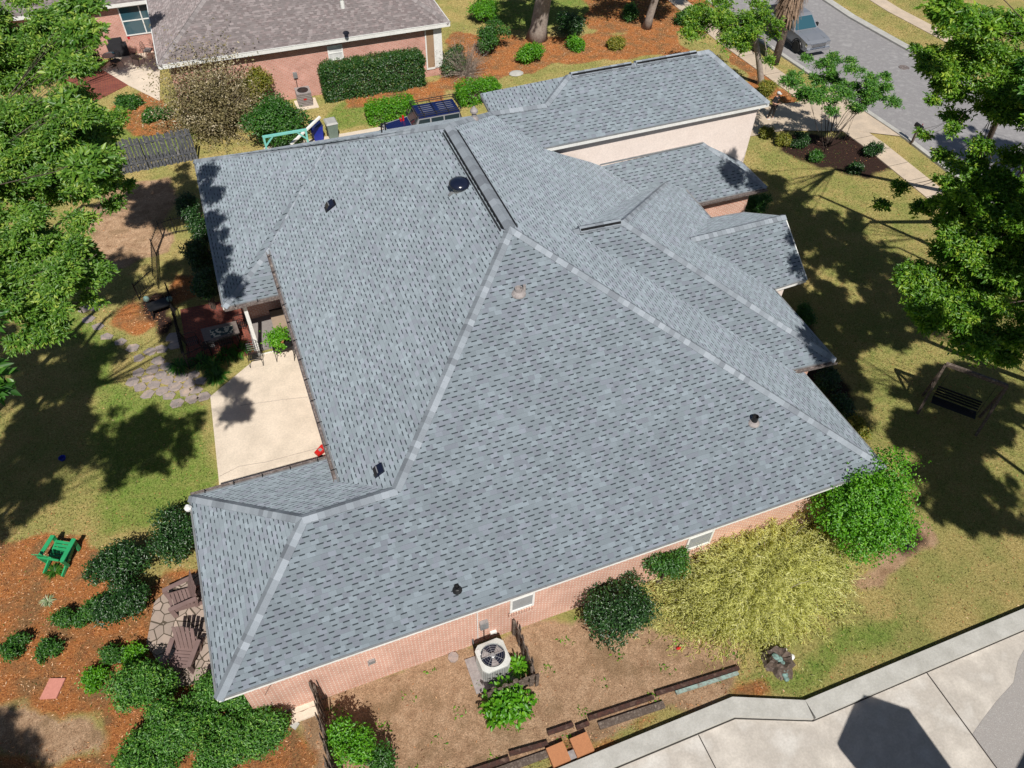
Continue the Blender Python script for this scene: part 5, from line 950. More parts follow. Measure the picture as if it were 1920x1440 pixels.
for x0, x1 in ((-1.9, -.95), (-.7, .1)):
    for k in range(5): mb.bx(x0 + .04, x1 - .04, -.45 + k * .2, -.42 + k * .2, 1.861, 1.872)
local(jk, mb, 'roof_ribs', 'galvanised')
for s in (-1, 1):
    for x0, x1 in ((-2.0, -1.15), (-1.08, -.38), (-.30, .30)):
        mb = MB(); f = lambda x, z: (x, s * (.775 - (z - 1.15) * .12), z); mb.add([f(x0, 1.24), f(x1 + (.18 if x1 > .2 else 0), 1.24), f(x1, 1.72), f(x0, 1.72)], [(0, 1, 2, 3)]); local(jk, mb, 'side_window', 'glass_dark', parent=cab)
    mb = MB(); mb.bx(1.05, 2.15, s * .86 - .12, s * .86 + .12, .88, .96); local(jk, mb, 'fender', 'black_metal')
    for x in (-1.4, 1.55): wheel(jk, x, s * .80, .42, .27)
    local(jk, MB().bx(.55, .66, s * .88 - .08, s * .88 + .08, 1.25, 1.42), 'mirror', 'black_metal')
    local(jk, MB().lathe((2.1, s * .5, .88), [(.11, 0), (.11, .05), (0, .06)], 12, 'x'), 'headlight', 'chrome')
mb = MB(); mb.add([(.645, -.66, 1.28), (.645, .66, 1.28), (.36, .60, 1.76), (.36, -.60, 1.76)], [(0, 1, 2, 3)]); local(jk, mb, 'windscreen', 'glass_dark', parent=cab)
rk = MB()
for z in (1.98, 2.1):
    for a, b_ in (((-2.1, -.74, z), (.42, -.74, z)), ((-2.1, .74, z), (.42, .74, z)), ((-2.1, -.74, z), (-2.1, .74, z)), ((.42, -.74, z), (.42, .74, z))): rk.tube([a, b_], .02, 6)
for x in (-2.1, -1.4, -.7, 0, .42):
    rk.tube([(x, -.74, 1.86), (x, -.74, 2.1)], .018, 6); rk.tube([(x, .74, 1.86), (x, .74, 2.1)], .018, 6); rk.tube([(x, -.74, 1.98), (x, .74, 1.98)], .016, 6)
local(jk, rk, 'roof_rack', 'black_metal'); local(jk, MB().lathe((-2.14, 0, .95), [(.2, -.16), (.38, -.14), (.38, .02), (.2, .04)], 20, 'x'), 'spare_wheel', 'tyre')
local(jk, MB().bx(2.1, 2.3, -.8, .8, .5, .66), 'bumper', 'black_metal'); local(jk, MB().bx(.9, 1.0, -.5, -.38, 1.2, 1.5).bx(1.05, 1.12, -.62, -.4, 1.18, 1.3), 'red_jack', 'red_plastic')

# ------------------------------------------------------------------ person by the garage
pp_ = G(1444, 224); pn = thing('person', pp_, 'person in dark clothes and pale cap looking down at a phone on the driveway', 'person', rz=math.radians(200))
def skin_body(parent, name, mat, verts, edges, root, sub=2):
    me = bpy.data.meshes.new(name); me.from_pydata([v_[:3] for v_ in verts], edges, []); o = bpy.data.objects.new(name, me); C.objects.link(o)
    md = o.modifiers.new('skin', 'SKIN'); md.use_smooth_shade = True
    for i, v_ in enumerate(verts): me.skin_vertices[0].data[i].radius = (v_[3], v_[4] if len(v_) > 4 else v_[3]); me.skin_vertices[0].data[i].use_root = (i == root)
    s = o.modifiers.new('sub', 'SUBSURF'); s.levels = sub; s.render_levels = sub
    dg = bpy.context.evaluated_depsgraph_get(); m2 = bpy.data.meshes.new_from_object(o.evaluated_get(dg)); bpy.data.objects.remove(o)
    m2.name = name; m2.materials.clear(); m2.materials.append(MATS[mat]); o = bpy.data.objects.new(name, m2); C.objects.link(o); o.parent = parent; return o
vb = [(0, 0, .95, .14, .11), (0, .01, 1.12, .13, .10), (0, .02, 1.32, .16, .11), (0, .02, 1.45, .10, .08), (0, .03, 1.53, .05), (0, .06, 1.62, .075, .09), (0, .07, 1.70, .075, .085),
      (-.10, 0, .88, .085), (-.16, .03, .48, .062), (-.19, -.01, .10, .042), (-.20, .10, .04, .035), (.10, 0, .88, .085), (.13, -.04, .48, .062), (.15, -.10, .10, .042), (.16, 0.0, .04, .035),
      (-.20, .02, 1.42, .06), (-.27, .0, 1.16, .045), (-.14, .24, 1.12, .034), (-.07, .32, 1.18, .028), (.20, .02, 1.42, .06), (.27, 0, 1.16, .045), (.14, .24, 1.12, .034), (.07, .32, 1.18, .028)]
skin_body(pn, 'body', 'skin', vb, [(0, 1), (1, 2), (2, 3), (3, 4), (4, 5), (5, 6), (0, 7), (7, 8), (8, 9), (9, 10), (0, 11), (11, 12), (12, 13), (13, 14), (3, 15), (15, 16), (16, 17), (17, 18), (3, 19), (19, 20), (20, 21), (21, 22)], 0)
sh2 = [(0, 0, .92, .165, .13), (0, .01, 1.12, .155, .12), (0, .02, 1.32, .18, .13), (0, .02, 1.44, .12, .09), (-.20, .02, 1.42, .078), (-.265, 0, 1.20, .062), (.20, .02, 1.42, .078), (.265, 0, 1.20, .062)]
skin_body(pn, 'shirt', 'dark_cloth', sh2, [(0, 1), (1, 2), (2, 3), (3, 4), (4, 5), (3, 6), (6, 7)], 0)
tr_ = [(0, 0, .94, .16, .13), (-.10, 0, .86, .10), (-.16, .03, .48, .078), (-.19, -.01, .12, .06), (.10, 0, .86, .10), (.13, -.04, .48, .078), (.15, -.10, .12, .06)]
skin_body(pn, 'trousers', 'black_metal', tr_, [(0, 1), (1, 2), (2, 3), (0, 4), (4, 5), (5, 6)], 0)
cp = MB(); cp.ell((0, .07, 1.715), (.105, .12, .085), 14, 8); cp.prism([(-.09, .14), (-.07, .25), (0, .275), (.07, .25), (.09, .14)], 1.70, 1.715); local(pn, cp, 'cap', 'white_cloth', True)
for s in (-1, 1):
    x = -.20 if s < 0 else .16; y = .06 if s < 0 else -.04; local(pn, MB().ell((x, y, .045), (.055, .14, .05), 10, 6), 'shoe', 'white_cloth', True)
    hd = MB(); hx = s * .07
    hd.ell((hx, .34, 1.19), (.035, .05, .018), 8, 6)
    for k in range(4): hd.tube([(hx + (k - 1.5) * .016, .37, 1.195), (hx + (k - 1.5) * .015, .41 - abs(k - 1.3) * .006, 1.205), (hx + (k - 1.5) * .013 - s * .012, .425 - abs(k - 1.3) * .006, 1.225)], [.009, .008, .007], 5)
    hd.tube([(hx - s * .03, .33, 1.20), (hx - s * .05, .36, 1.22), (hx - s * .045, .38, 1.235)], [.01, .009, .008], 5); local(pn, hd, 'hand', 'skin', True)
ph_ = MB().bx(-.04, .04, .36, .45, 1.215, 1.225); o = local(pn, ph_, 'phone', 'black_gloss')
fc = MB(); fc.ell((0, .165, 1.655), (.014, .02, .02), 6, 4); fc.ell((-.03, .15, 1.675), (.012, .008, .007), 6, 4); fc.ell((.03, .15, 1.675), (.012, .008, .007), 6, 4); fc.ell((-.078, .06, 1.65), (.012, .02, .03), 6, 4); fc.ell((.078, .06, 1.65), (.012, .02, .03), 6, 4); local(pn, fc, 'face', 'skin', True)
local(pn, MB().ell((0, .035, 1.66), (.088, .095, .10), 12, 8), 'hair', 'bark', True)

# ------------------------------------------------------------------ street furniture and yard things
q = G(1708, 271); mbx = thing('mailbox', q, 'black mailbox on a leaning post by the kerb, in tree shade', 'mailbox'); local(mbx, MB().beam((0, 0, -.1), (0, 0, 1.05), .1, .1, (0, 1, 0)), 'post', 'weathered_wood')
mb = MB(); k = [(math.cos(a) * .10, math.sin(a) * .10 + .12) for a in np.linspace(0, math.pi, 8)] + [(-.10, 0), (.10, 0)]
mb.add([(x, -.26, 1.05 + z) for x, z in k] + [(x, .26, 1.05 + z) for x, z in k], [tuple(range(10)), tuple(range(19, 9, -1))] + [(i, i + 10, (i + 1) % 10 + 10, (i + 1) % 10) for i in range(10)]); local(mbx, mb, 'box', 'black_metal'); local(mbx, MB().bx(.105, .12, -.1, -.06, 1.12, 1.32), 'flag', 'red_plastic')
q = G(1695, 127); mb = MB(); mb.lathe((q[0], q[1], q[2]), [(.34, .006), (.34, .02), (.30, .024), (.29, .018), (0, .02)], 24); tag(mb.build('manhole_cover', 'gutter_brown'), 'round dark manhole cover set in the street', 'manhole cover')
# condenser beside the south wall
c = G(924, 1228, .92); c[2] = 0; ac = thing('air_conditioner', c, 'pale outdoor air conditioner with round fan grille, screened by old boards', 'air conditioner')
h_ = .44; ch = .14; oc = [(-h_ + ch, -h_), (h_ - ch, -h_), (h_, -h_ + ch), (h_, h_ - ch), (h_ - ch, h_), (-h_ + ch, h_), (-h_, h_ - ch), (-h_, -h_ + ch)]
ac.rotation_euler = (0, 0, math.radians(2))
local(ac, MB().prism([(x * .96, y * .96) for x, y in oc], .06, .84), 'cabinet', 'galvanised')
fn = MB()
for i in range(8):
    a, b_ = np.array(oc[i]), np.array(oc[(i + 1) % 8]); n = int(np.linalg.norm(b_ - a) / .05)
    for k in range(n): p = a + (b_ - a) * (k + .5) / n; fn.bx(p[0] - .008, p[0] + .008, p[1] - .008, p[1] + .008, .09, .82)
local(ac, fn, 'side_fins', 'ac_beige')
# lid: octagon ring around the fan opening
lid = MB(); n = 32; inn = [(math.cos(2 * math.pi * k / n) * .375, math.sin(2 * math.pi * k / n) * .375) for k in range(n)]; out = []
for x, y in inn:
    a = math.atan2(y, x); rr = min(.46 / max(abs(math.cos(a)), abs(math.sin(a))), (.46 * 2 - ch) / (abs(math.cos(a)) + abs(math.sin(a)))); out.append((math.cos(a) * rr, math.sin(a) * rr))
vs = [(x, y, .93) for x, y in inn] + [(x, y, .90) for x, y in out] + [(x, y, .82) for x, y in out] + [(x, y, .80) for x, y in inn]
lid.add(vs, [(k + j * n, (k + 1) % n + j * n, (k + 1) % n + ((j + 1) % 4) * n, k + ((j + 1) % 4) * n)[::-1] for j in range(4) for k in range(n)]); local(ac, lid, 'lid', 'ac_beige')
local(ac, MB().lathe((0, 0, .845), [(.375, 0), (0, .001)], 32), 'fan_well', 'black_gloss')
bl = MB()
for i in range(3):
    a = i * 2.094 + .4; vs = []
    for r in (.07, .21, .35): vs += [(math.cos(a - .38) * r, math.sin(a - .38) * r, .875), (math.cos(a + .42) * r, math.sin(a + .42) * r, .855)]
    bl.add(vs, [(0, 2, 3, 1), (2, 4, 5, 3)])
local(ac, bl, 'fan_blades', 'lead_grey'); local(ac, MB().lathe((0, 0, .86), [(.085, 0), (.085, .06), (.06, .075), (0, .077)], 16), 'fan_motor', 'galvanised')
gr = MB()
for r in (.13, .2, .27, .34): gr.tube([(math.cos(t) * r, math.sin(t) * r, .945 - .03 * (r / .33) ** 2) for t in np.linspace(0, 6.283, 25)], .0035, 4, False)
for i in range(8): t = i * .785; gr.tube([(math.cos(t) * .05, math.sin(t) * .05, .945), (math.cos(t) * .375, math.sin(t) * .375, .925)], .006, 4)
local(ac, gr, 'grille', 'galvanised'); local(ac, MB().bx(-.41, -.32, .13, .32, .925, .93), 'label_plate', 'white_cloth')
tag(MB().bx(c[0] - .75, c[0] + .55, c[1] - .62, c[1] + .5, 0.0, .055).build('concrete_pad', 'lead_grey'), 'grey pad under the pale air conditioner', 'slab')
local(ac, MB().tube([(-.3, .44, .3), (-.35, .7, .35), (-.3, 1.0, .5)], .03, 6), 'refrigerant_pipe', 'black_metal')
# neighbour condenser
c = G(570, 182, .45); c[2] = gz(c[0], c[1]); a2 = thing('air_conditioner', c, 'dark brown slatted air conditioner against the neighbour pink brick wall', 'air conditioner')
mb = MB(); mb.bx(-.4, .4, -.4, .4, .06, .86); local(a2, mb, 'cabinet', 'ac_brown'); mb = MB()
for z in np.arange(.1, .85, .1): mb.bx(-.425, .425, -.425, .425, z, z + .035)
local(a2, mb, 'louvres', 'lead_grey'); lid = MB(); lid.lathe((0, 0, .86), [(.30, 0), (.30, .05), (.36, .06), (.5, .03), (.5, 0)], 4); local(a2, MB().bx(-.44, .44, -.44, .44, .86, .90), 'lid', 'lead_grey'); local(a2, MB().lathe((0, 0, .90), [(.33, 0), (.33, .02), (.28, .02), (.26, .004), (0, .004)], 20), 'fan_opening', 'black_metal'); local(a2, MB().bx(-.09, .09, -.44, -.43, .48, .56), 'badge', 'red_plastic')
tag(MB().bx(c[0] - .6, c[0] + .7, c[1] - .7, c[1] + .5, c[2], c[2] + .05).build('concrete_pad', 'patio_concrete'), 'pale concrete pad under the dark brown air conditioner', 'slab')
# board fences
def board_fence(label, a, b_, h, mat, bw=.14, gap=.02, sh=0, group=None, alt=True, name='board_fence', lean=0.0):
    a = np.array([a[0], a[1], gz(*a[:2])]); b_ = np.array([b_[0], b_[1], gz(*b_[:2])]); l = np.linalg.norm(b_[:2] - a[:2]); t = thing(name, a, label, 'fence', group, rz=math.atan2(b_[1] - a[1], b_[0] - a[0]))
    n = int(l / (bw + gap)); q = random.Random(int(l * 100))
    for i in range(n):
        x = i * (bw + gap) + bw / 2; s = (1 if i % 2 else -1) if alt else 1; hh = h * q.uniform(.94, 1.03); zz = (b_[2] - a[2]) * x / l; dx = q.gauss(0, .012); dy = q.gauss(0, .02)
        mb = MB(); y = s * .035; mb.add([(x - bw / 2, y - .01, zz - .03), (x + bw / 2, y - .01, zz - .03), (x + bw / 2 + dx, y - .01 + dy, hh - .07 + zz), (x + dx, y - .01 + dy, hh + zz), (x - bw / 2 + dx, y - .01 + dy, hh - .05 + zz),
                (x - bw / 2, y + .01, zz - .03), (x + bw / 2, y + .01, zz - .03), (x + bw / 2 + dx, y + .01 + dy, hh - .07 + zz), (x + dx, y + .01 + dy, hh + zz), (x - bw / 2 + dx, y + .01 + dy, hh - .05 + zz)],
                [(0, 1, 2, 3, 4), (9, 8, 7, 6, 5), (0, 5, 6, 1), (1, 6, 7, 2), (2, 7, 8, 3), (3, 8, 9, 4), (4, 9, 5, 0)])
        local(t, mb, 'board', mat)
    for z in (h * .25, h * .8): local(t, MB().beam((0, 0, z), (l, 0, z + b_[2] - a[2]), .04, .08), 'rail', mat)
    for x in np.linspace(.06, l - .06, max(2, int(l / 2.2) + 1)): local(t, MB().bx(x - .05, x + .05, -.1, -.012 if not alt else -.045, -.1, h * .95), 'post', mat)
    return t
board_fence('tall weathered board fence running from the brick wall to the bottom edge', (2.22, .38), (2.12, -6.5), 1.75, 'weathered_wood', .15, .0)
SC = 'old board screen around the air conditioner'
board_fence('side panel of the board screen that ends at the brick wall', (8.42, .40), (8.40, -1.28), 1.0, 'weathered_wood', .16, .02, group=SC)
board_fence('front panel of the board screen behind the broad leaved plant', (6.85, -1.34), (8.50, -1.36), .85, 'weathered_wood', .15, .02, group=SC)
board_fence('blue grey weathered privacy fence in tree shade at the upper left', (-3.4, 32.1), (1.95, 32.35), 1.95, 'blue_grey_wood', .14, .035, alt=True)
# black iron fences, each picket its own part
def iron_fence(label, pxs, h=1.0, group=None):
    P_ = [G(*p) for p in pxs]; t = thing('iron_fence', P_[0], label, 'fence', group); pk = None
    for i in range(len(P_) - 1):
        a, b_ = P_[i] - P_[0], P_[i + 1] - P_[0]; l = np.linalg.norm(b_ - a); n = max(2, int(l / .15))
        local(t, MB().beam(a + [0, 0, h - .1], b_ + [0, 0, h - .1], .025, .035), 'rail', 'black_metal'); local(t, MB().beam(a + [0, 0, .12], b_ + [0, 0, .12], .025, .035), 'rail', 'black_metal')
        for k in range(n):
            p = a + (b_ - a) * k / n
            if pk is None: pk = local(t, MB().tube([(0, 0, 0), (0, 0, h)], .009, 5).lathe((0, 0, h), [(.016, 0), (0, .05)], 5), 'picket', 'black_metal'); pk.location = tuple(p)
            else: c = pk.copy(); C.objects.link(c); c.parent = t; c.location = tuple(p)
        local(t, MB().beam(a + [0, 0, -.05], a + [0, 0, h + .06], .05, .05, (0, 1, 0)), 'post', 'black_metal')
IF = 'black iron fences around the west yard'
iron_fence('curved black iron fence bending round the shaded lawn west of the house', [(368, 432), (330, 438), (306, 446), (294, 480), (298, 545)], .95, IF)
iron_fence('black iron fence along the west side of the red brick patio', [(322, 562), (336, 620), (352, 690)], .95, IF)
iron_fence('black iron fence in front of the dining table, south side of the red brick patio', [(356, 692), (400, 672), (458, 652)], .95, IF)
iron_fence('short black iron fence by the dark garden bench', [(262, 562), (290, 535)], .9, IF)
# garden bench with two glass globes
q = G(303, 585); t = thing('garden_bench', q, 'dark flat topped garden bench between two glass globes', 'bench', rz=.2); local(t, MB().bx(-.45, .45, -.28, .28, .42, .48), 'seat', 'black_metal')
for x in (-.4, .4):
    for y in (-.22, .22): local(t, MB().bx(x - .03, x + .03, y - .03, y + .03, 0, .42), 'leg', 'black_metal')
for px, lab in ((283, 'pale blue glass globe left of the garden bench'), (326, 'pale blue glass globe right of the garden bench')):
    q = G(px, 580); t = thing('glass_globe', q, lab, 'garden ornament', 'glass globes by the bench'); local(t, MB().ell((0, 0, .62), (.13, .13, .13), 16, 10), 'globe', 'turquoise_stone', True); local(t, MB().lathe((0, 0, 0), [(.14, 0), (.05, .1), (.05, .4), (.1, .5)], 12), 'stand', 'black_metal')
# dining set
def quadtop(pxs, h): return [tuple((G(*p, h))[:2]) for p in pxs]
tq = quadtop([(376, 617), (442, 602), (449, 623), (385, 645)], .74); q = np.mean(tq, 0); t = thing('patio_table', (q[0], q[1], .06), 'dark rectangular dining table with a patterned runner on the red brick patio', 'table')
loc_ = lambda P_: [(x - q[0], y - q[1]) for x, y in P_]
local(t, MB().prism(loc_(tq), .65, .69), 'tabletop', 'ac_brown')
for x, y in loc_(tq): local(t, MB().bx(x * .85 - .03, x * .85 + .03, y * .85 - .03, y * .85 + .03, 0, .65), 'leg', 'black_metal')
rn = quadtop([(393, 619), (436, 609), (437, 623), (396, 634)], .76); m, nt, b = _new('runner'); v = coords(nt, 1, 'World'); L(nt, mixc(nt, mathn(nt, 'GREATER_THAN', noise(nt, v, 4.5, 1), .5), (0.55, 0.52, 0.40), (0.03, 0.06, 0.06)), b.inputs['Base Color'])
tag(MB().prism(rn, .751, .758).build('table_runner', 'runner'), 'cream and black patterned runner lying on the dining table', 'table runner')
def metal_chair(label, px, rz, h0=.06, group='black metal patio chairs', mesh=True, sc_=1.0, z=None):
    q = G(*px); q[2] = h0; t = thing('patio_chair', q, label, 'chair', group, rz=rz); s = MB()
    fr = MB(); fr.tube([(-.24, -.22, .43), (.24, -.22, .43), (.24, .22, .43), (-.24, .22, .43), (-.24, -.22, .43)], .014, 5)
    local(t, fr, 'seat_frame', 'black_metal'); st = MB()
    for k in range(6): st.bx(-.22, .22, -.2 + k * .07, -.17 + k * .07, .425, .44)
    local(t, st, 'seat', 'black_metal'); bk = MB(); bk.tube([(-.24, .22, .43), (-.25, .32, .85), (-.12, .35, .97), (.12, .35, .97), (.25, .32, .85), (.24, .22, .43)], .014, 5)
    for k in range(5): x = -.16 + k * .08; bk.tube([(x, .23, .45), (x, .33, .93)], .008, 4)
    for k in range(4): z_ = .54 + k * .1; bk.tube([(-.24, .245 + k * .022, z_), (.24, .245 + k * .022, z_)], .008, 4)
    local(t, bk, 'backrest', 'black_metal')
    for sx in (-1, 1):
        local(t, MB().tube([(sx * .24, .22, .43), (sx * .27, .30, 0)], .014, 5), 'leg', 'black_metal'); local(t, MB().tube([(sx * .24, -.22, .43), (sx * .27, -.27, .2), (sx * .25, -.24, 0)], .014, 5), 'leg', 'black_metal')
        local(t, MB().tube([(sx * .25, .30, .68), (sx * .29, .05, .68), (sx * .28, -.2, .64), (sx * .24, -.22, .43)], .014, 5), 'armrest', 'black_metal')
    return t
metal_chair('black metal chair on the left end of the dining table', (366, 655), 1.7); metal_chair('black metal chair on the near side of the dining table, left one', (398, 662), 3.14); metal_chair('black metal chair on the near side of the dining table, right one', (428, 655), 3.2)
metal_chair('black metal chair at the right end of the dining table', (455, 622), -1.6); metal_chair('black metal chair with mesh back standing on the corner of the pale patio', (482, 682), -.1); metal_chair('black metal chair by the potted plant, under the brown gutter', (566, 668), 2.9)
q = G(535, 668); t = thing('side_table', (q[0], q[1], .06), 'small black table that carries the potted plant', 'table'); local(t, MB().bx(-.4, .4, -.3, .3, .62, .66), 'tabletop', 'black_metal')
for x in (-.36, .36):
    for y in (-.26, .26): local(t, MB().tube([(x, y, .62), (x * 1.05, y * 1.05, 0)], .015, 5), 'leg', 'black_metal')
p_ = thing('potted_plant', (q[0] - .05, q[1], .72), 'bright green trailing plant in a terracotta pot on the patio', 'potted plant'); local(p_, MB().lathe((0, 0, 0), [(.13, 0), (.19, .26), (.21, .26), (.21, .30), (.17, .30), (.16, .2), (0, .2)], 18), 'pot', 'terracotta')
shoots(p_, 'leaf_lime', None, 90, .75, 16, .085, .34, .55, .05, seed=8, jit=.04, start=.1).location = (0, 0, .28)
q = np.array([4.2, 16.4]); t = thing('garden_sofa', (4.15, 16.6, .08), 'tan cushioned seat standing in the dark porch corner', 'sofa'); local(t, MB().bx(-.55, .55, -.35, .35, .25, .45), 'cushion', 'tan_fabric'); local(t, MB().bx(-.55, .55, .3, .42, .2, .8), 'backrest', 'black_metal')
for x in (-.5, .5):
    for y in (-.3, .3): local(t, MB().bx(x - .03, x + .03, y - .03, y + .03, 0, .25), 'leg', 'black_metal')
# red garden cart tucked under the wing eave
q = G(606, 850); t = thing('toy_car', (q[0], q[1], .06), 'red and grey ride-on toy tucked under the wing gutter on the concrete patio', 'toy', rz=.5); t.scale = (.7, .7, .7); mb = MB(); prof(mb, [(-.4, .12), (-.42, .3), (-.1, .34), (.1, .42), (.3, .36), (.44, .22), (.42, .12)], lambda x, z: .2 - abs(x) * .12); local(t, mb, 'body', 'red_plastic')
local(t, MB().bx(-.2, .12, -.1, .1, .345, .37), 'seat', 'lead_grey')
for x in (-.28, .28):
    for y in (-.2, .2): local(t, MB().lathe((x, y - .03, .1), [(.05, 0), (.1, 0), (.1, .06), (.05, .06)], 14, 'y'), 'wheel', 'tyre')
# slatted garden chairs
def adirondack(label, px, rz, mat, group=None, s=1.0, tilt=0):
    q = G(*px); q[2] += .03; t = thing('garden_chair', q, label, 'chair', group, rz=rz); t.scale = (s,) * 3; t.rotation_euler = (tilt, 0, rz)
    mb = MB()
    for k in range(6): y = -.28 + k * .1; mb.beam((-.27, y, .36 - (y + .28) * .25), (.27, y, .36 - (y + .28) * .25), .085, .02)
    local(t, mb, 'seat', mat)
    for k in range(5):
        x = -.22 + k * .11; hh = .98 + .07 * (1 - abs(k - 2) / 2) ; local(t, MB().beam((x, .24, .22), (x * 1.15, .52, hh), .10, .02, (0, 1, 0)), 'back_slat', mat)
    for sx in (-1, 1):
        local(t, MB().beam((sx * .34, -.36, .56), (sx * .36, .40, .54), .13, .025), 'armrest', mat); local(t, MB().beam((sx * .31, -.30, 0), (sx * .31, -.32, .55), .04, .12, (0, 1, 0)), 'front_leg', mat); local(t, MB().beam((sx * .28, -.34, .34), (sx * .29, .62, .02), .04, .12), 'rear_leg', mat)
        local(t, MB().beam((sx * .33, .30, .08), (sx * .35, .38, .54), .04, .09, (0, 1, 0)), 'arm_support', mat)
    local(t, MB().beam((-.32, .42, .62), (.32, .42, .62), .04, .06), 'back_rail', mat); return t
adirondack('bright green plastic garden chair on the orange leaf litter', (122, 1045), math.radians(150), 'green_plastic', None, 1.12)
BC = 'mauve brown garden chairs on the flagstones'
adirondack('brown garden chair on the flagstones, upper of the two', (346, 1132), math.radians(-80), 'mauve_plastic', BC, 1.12); adirondack('brown garden chair on the flagstones, lower of the two beside the thicket', (350, 1240), math.radians(-25), 'mauve_plastic', BC, 1.12)
# flagstones, each a separate stone
def stone(pos, r, label, group, seed, name='stepping_stone', mat='flagstone'):
    q = random.Random(seed); n = q.choice((5, 6, 7)); pts = []
    for k in range(n): a = 6.283 * (k + q.uniform(-.2, .2)) / n; rr = r * q.uniform(.82, 1.12); pts.append((math.cos(a) * rr * 1.1, math.sin(a) * rr))
    mb = MB(); lo = [(x, y, 0) for x, y in pts]; mi = [(x, y, .03) for x, y in pts]; hi = [(x * .93, y * .93, .042) for x, y in pts]
    mb.add(lo + mi + hi, [tuple(range(2 * n, 3 * n))] + [(i, (i + 1) % n, (i + 1) % n + n, i + n) for i in range(n)] + [(i + n, (i + 1) % n + n, (i + 1) % n + 2 * n, i + 2 * n) for i in range(n)])
    o = mb.build(name, mat, None); o.location = (pos[0], pos[1], gz(pos[0], pos[1]) + .004); return tag(o, label, 'stone', group)
ST = 'stepping stones across the back lawn'
stl = ['leftmost of the two stepping stones at the top of the path', 'stepping stone right beside the leftmost top one', 'third stepping stone from the top of the path', 'fourth stepping stone from the top of the path', 'bluish stepping stone in the middle of the path', 'stepping stone right of the bluish middle one', 'pale many sided stepping stone in the shade', 'greenish stepping stone between the pale one and the iron fence', 'stepping stone just above the paved stone patch', 'stepping stone next to the pair by the fence', 'upper stepping stone of the pair touching the iron fence', 'lower stepping stone of the pair touching the iron fence']
for i, (p, lab) in enumerate(zip([(158, 580), (178, 578), (167, 599), (183, 613), (201, 631), (227, 642), (249, 653), (282, 660), (260, 672), (303, 655), (325, 633), (327, 648)], stl)): stone(G(*p), .25 if i < 9 else .29, lab, ST, 300 + i)
pl = GP((238, 726), (262, 690), (306, 672), (332, 690), (396, 712), (388, 750), (362, 764), (290, 748)); gx = np.array(pl); k_ = 0
for iy, yy in enumerate(np.arange(gx[:, 1].min(), gx[:, 1].max(), .44)):
    for xx in np.arange(gx[:, 0].min(), gx[:, 0].max(), .52):
        x = xx + (.26 if iy % 2 else 0) + random.uniform(-.04, .04); y = yy + random.uniform(-.04, .04)
        if inpoly(np.array([x]), np.array([y]), pl)[0]: stone((x, y), .262, 'one of the closely fitted irregular flagstones paving the patch by the concrete patio', 'fitted flagstones of the paved patch', 400 + k_, 'flagstone'); k_ += 1
q = G(100, 1291); o = MB().prism([(-.36, -.22), (.1, -.36), (.36, .18), (-.08, .34)], 0, .05).build('paver', 'pink_paver'); o.location = (q[0], q[1], .01); tag(o, 'flat pink square paver on the bare soil at the lower left', 'paver')
q = G(850, 1233); o = MB().prism([(math.cos(a) * .17, math.sin(a) * .17) for a in np.arange(0, 6.28, .785)], 0, .06).build('stone', 'flagstone'); o.location = (q[0], q[1], 0); tag(o, 'small eight sided stone on bare soil left of the air conditioner', 'stone')
q = G(553, 1360); o = MB().prism([(-.1, -.1), (.1, -.1), (.1, .1), (-.1, .1)], 0, .05).build('paver', 'kerb_concrete'); o.location = (q[0], q[1], 0); o.rotation_euler[2] = .7; tag(o, 'little pale square paver below the scalloped edging', 'paver')
for py, lab in ((1325, 'upper pale scalloped edging block beside the brick wall'), (1342, 'lower pale scalloped edging block beside the brick wall')):
    q = G(571, py); n = 9; top = [(x, .10 + .03 * abs(math.sin((x + .38) * 8.2))) for x in np.linspace(-.38, .38, 19)]; o = MB().prism([(-.38, -.12), (.38, -.12)] + top[::-1], 0, .1).build('edging_block', 'patio_concrete'); o.location = (q[0], q[1], .003); o.rotation_euler[2] = .03; tag(o, lab, 'edging block', 'scalloped edging blocks')
q = G(968, 139); o = MB().ell((0, 0, .05), (.5, .38, .12), 10, 6).build('rock', 'kerb_concrete'); o.location = tuple(q); tag(o, 'flat pale rock at the border of litter and grass', 'rock')
q = G(118, 861); o = MB().lathe((0, 0, 0), [(.10, 0), (.13, .1), (.11, .1), (.09, .02), (0, .02)], 14).build('bowl', 'blue_plastic'); o.location = tuple(q); tag(o, 'small blue bowl lying on the shaded lawn', 'bowl')
q = G(1702, 1026); o = MB().lathe((0, 0, 0), [(.1, 0), (.1, .05), (.04, .06), (.04, .12), (0, .12)], 12).build('sprinkler_head', 'black_metal'); o.location = tuple(q); tag(o, 'small dark sprinkler on the mulch ring right of the vivid green shrub', 'sprinkler')
# timber edging along the paved yard
TG = 'old red brown timbers edging the bare soil'
tl = [((5.2, -3.02), (6.9, -3.12)), ((6.95, -3.0), (8.1, -3.12)), ((8.2, -2.86), (9.0, -2.90)), ((9.05, -3.02), (9.45, -3.02)), ((9.5, -2.90), (11.6, -3.02)), ((11.7, -2.96), (14.5, -3.16))]
ll_ = ['timber at the bottom edge of the picture', 'timber left of the terracotta blocks', 'short raised timber behind the terracotta blocks', 'very short timber piece between two longer ones', 'long timber right of the terracotta blocks', 'timber at the right end, stained with turquoise paint']
for (a, b_), lab in zip(tl, ll_): tag(MB().beam((*a, .07), (*b_, .07), .11, .14).build('landscape_timber', 'red_tie'), lab, 'timber', TG)
tag(MB().beam((12.3, -3.14, .05), (14.4, -3.28, .05), .10, .10).build('painted_timber', 'stained_timber'), 'timber streaked with turquoise paint in front of the right end timber', 'timber')
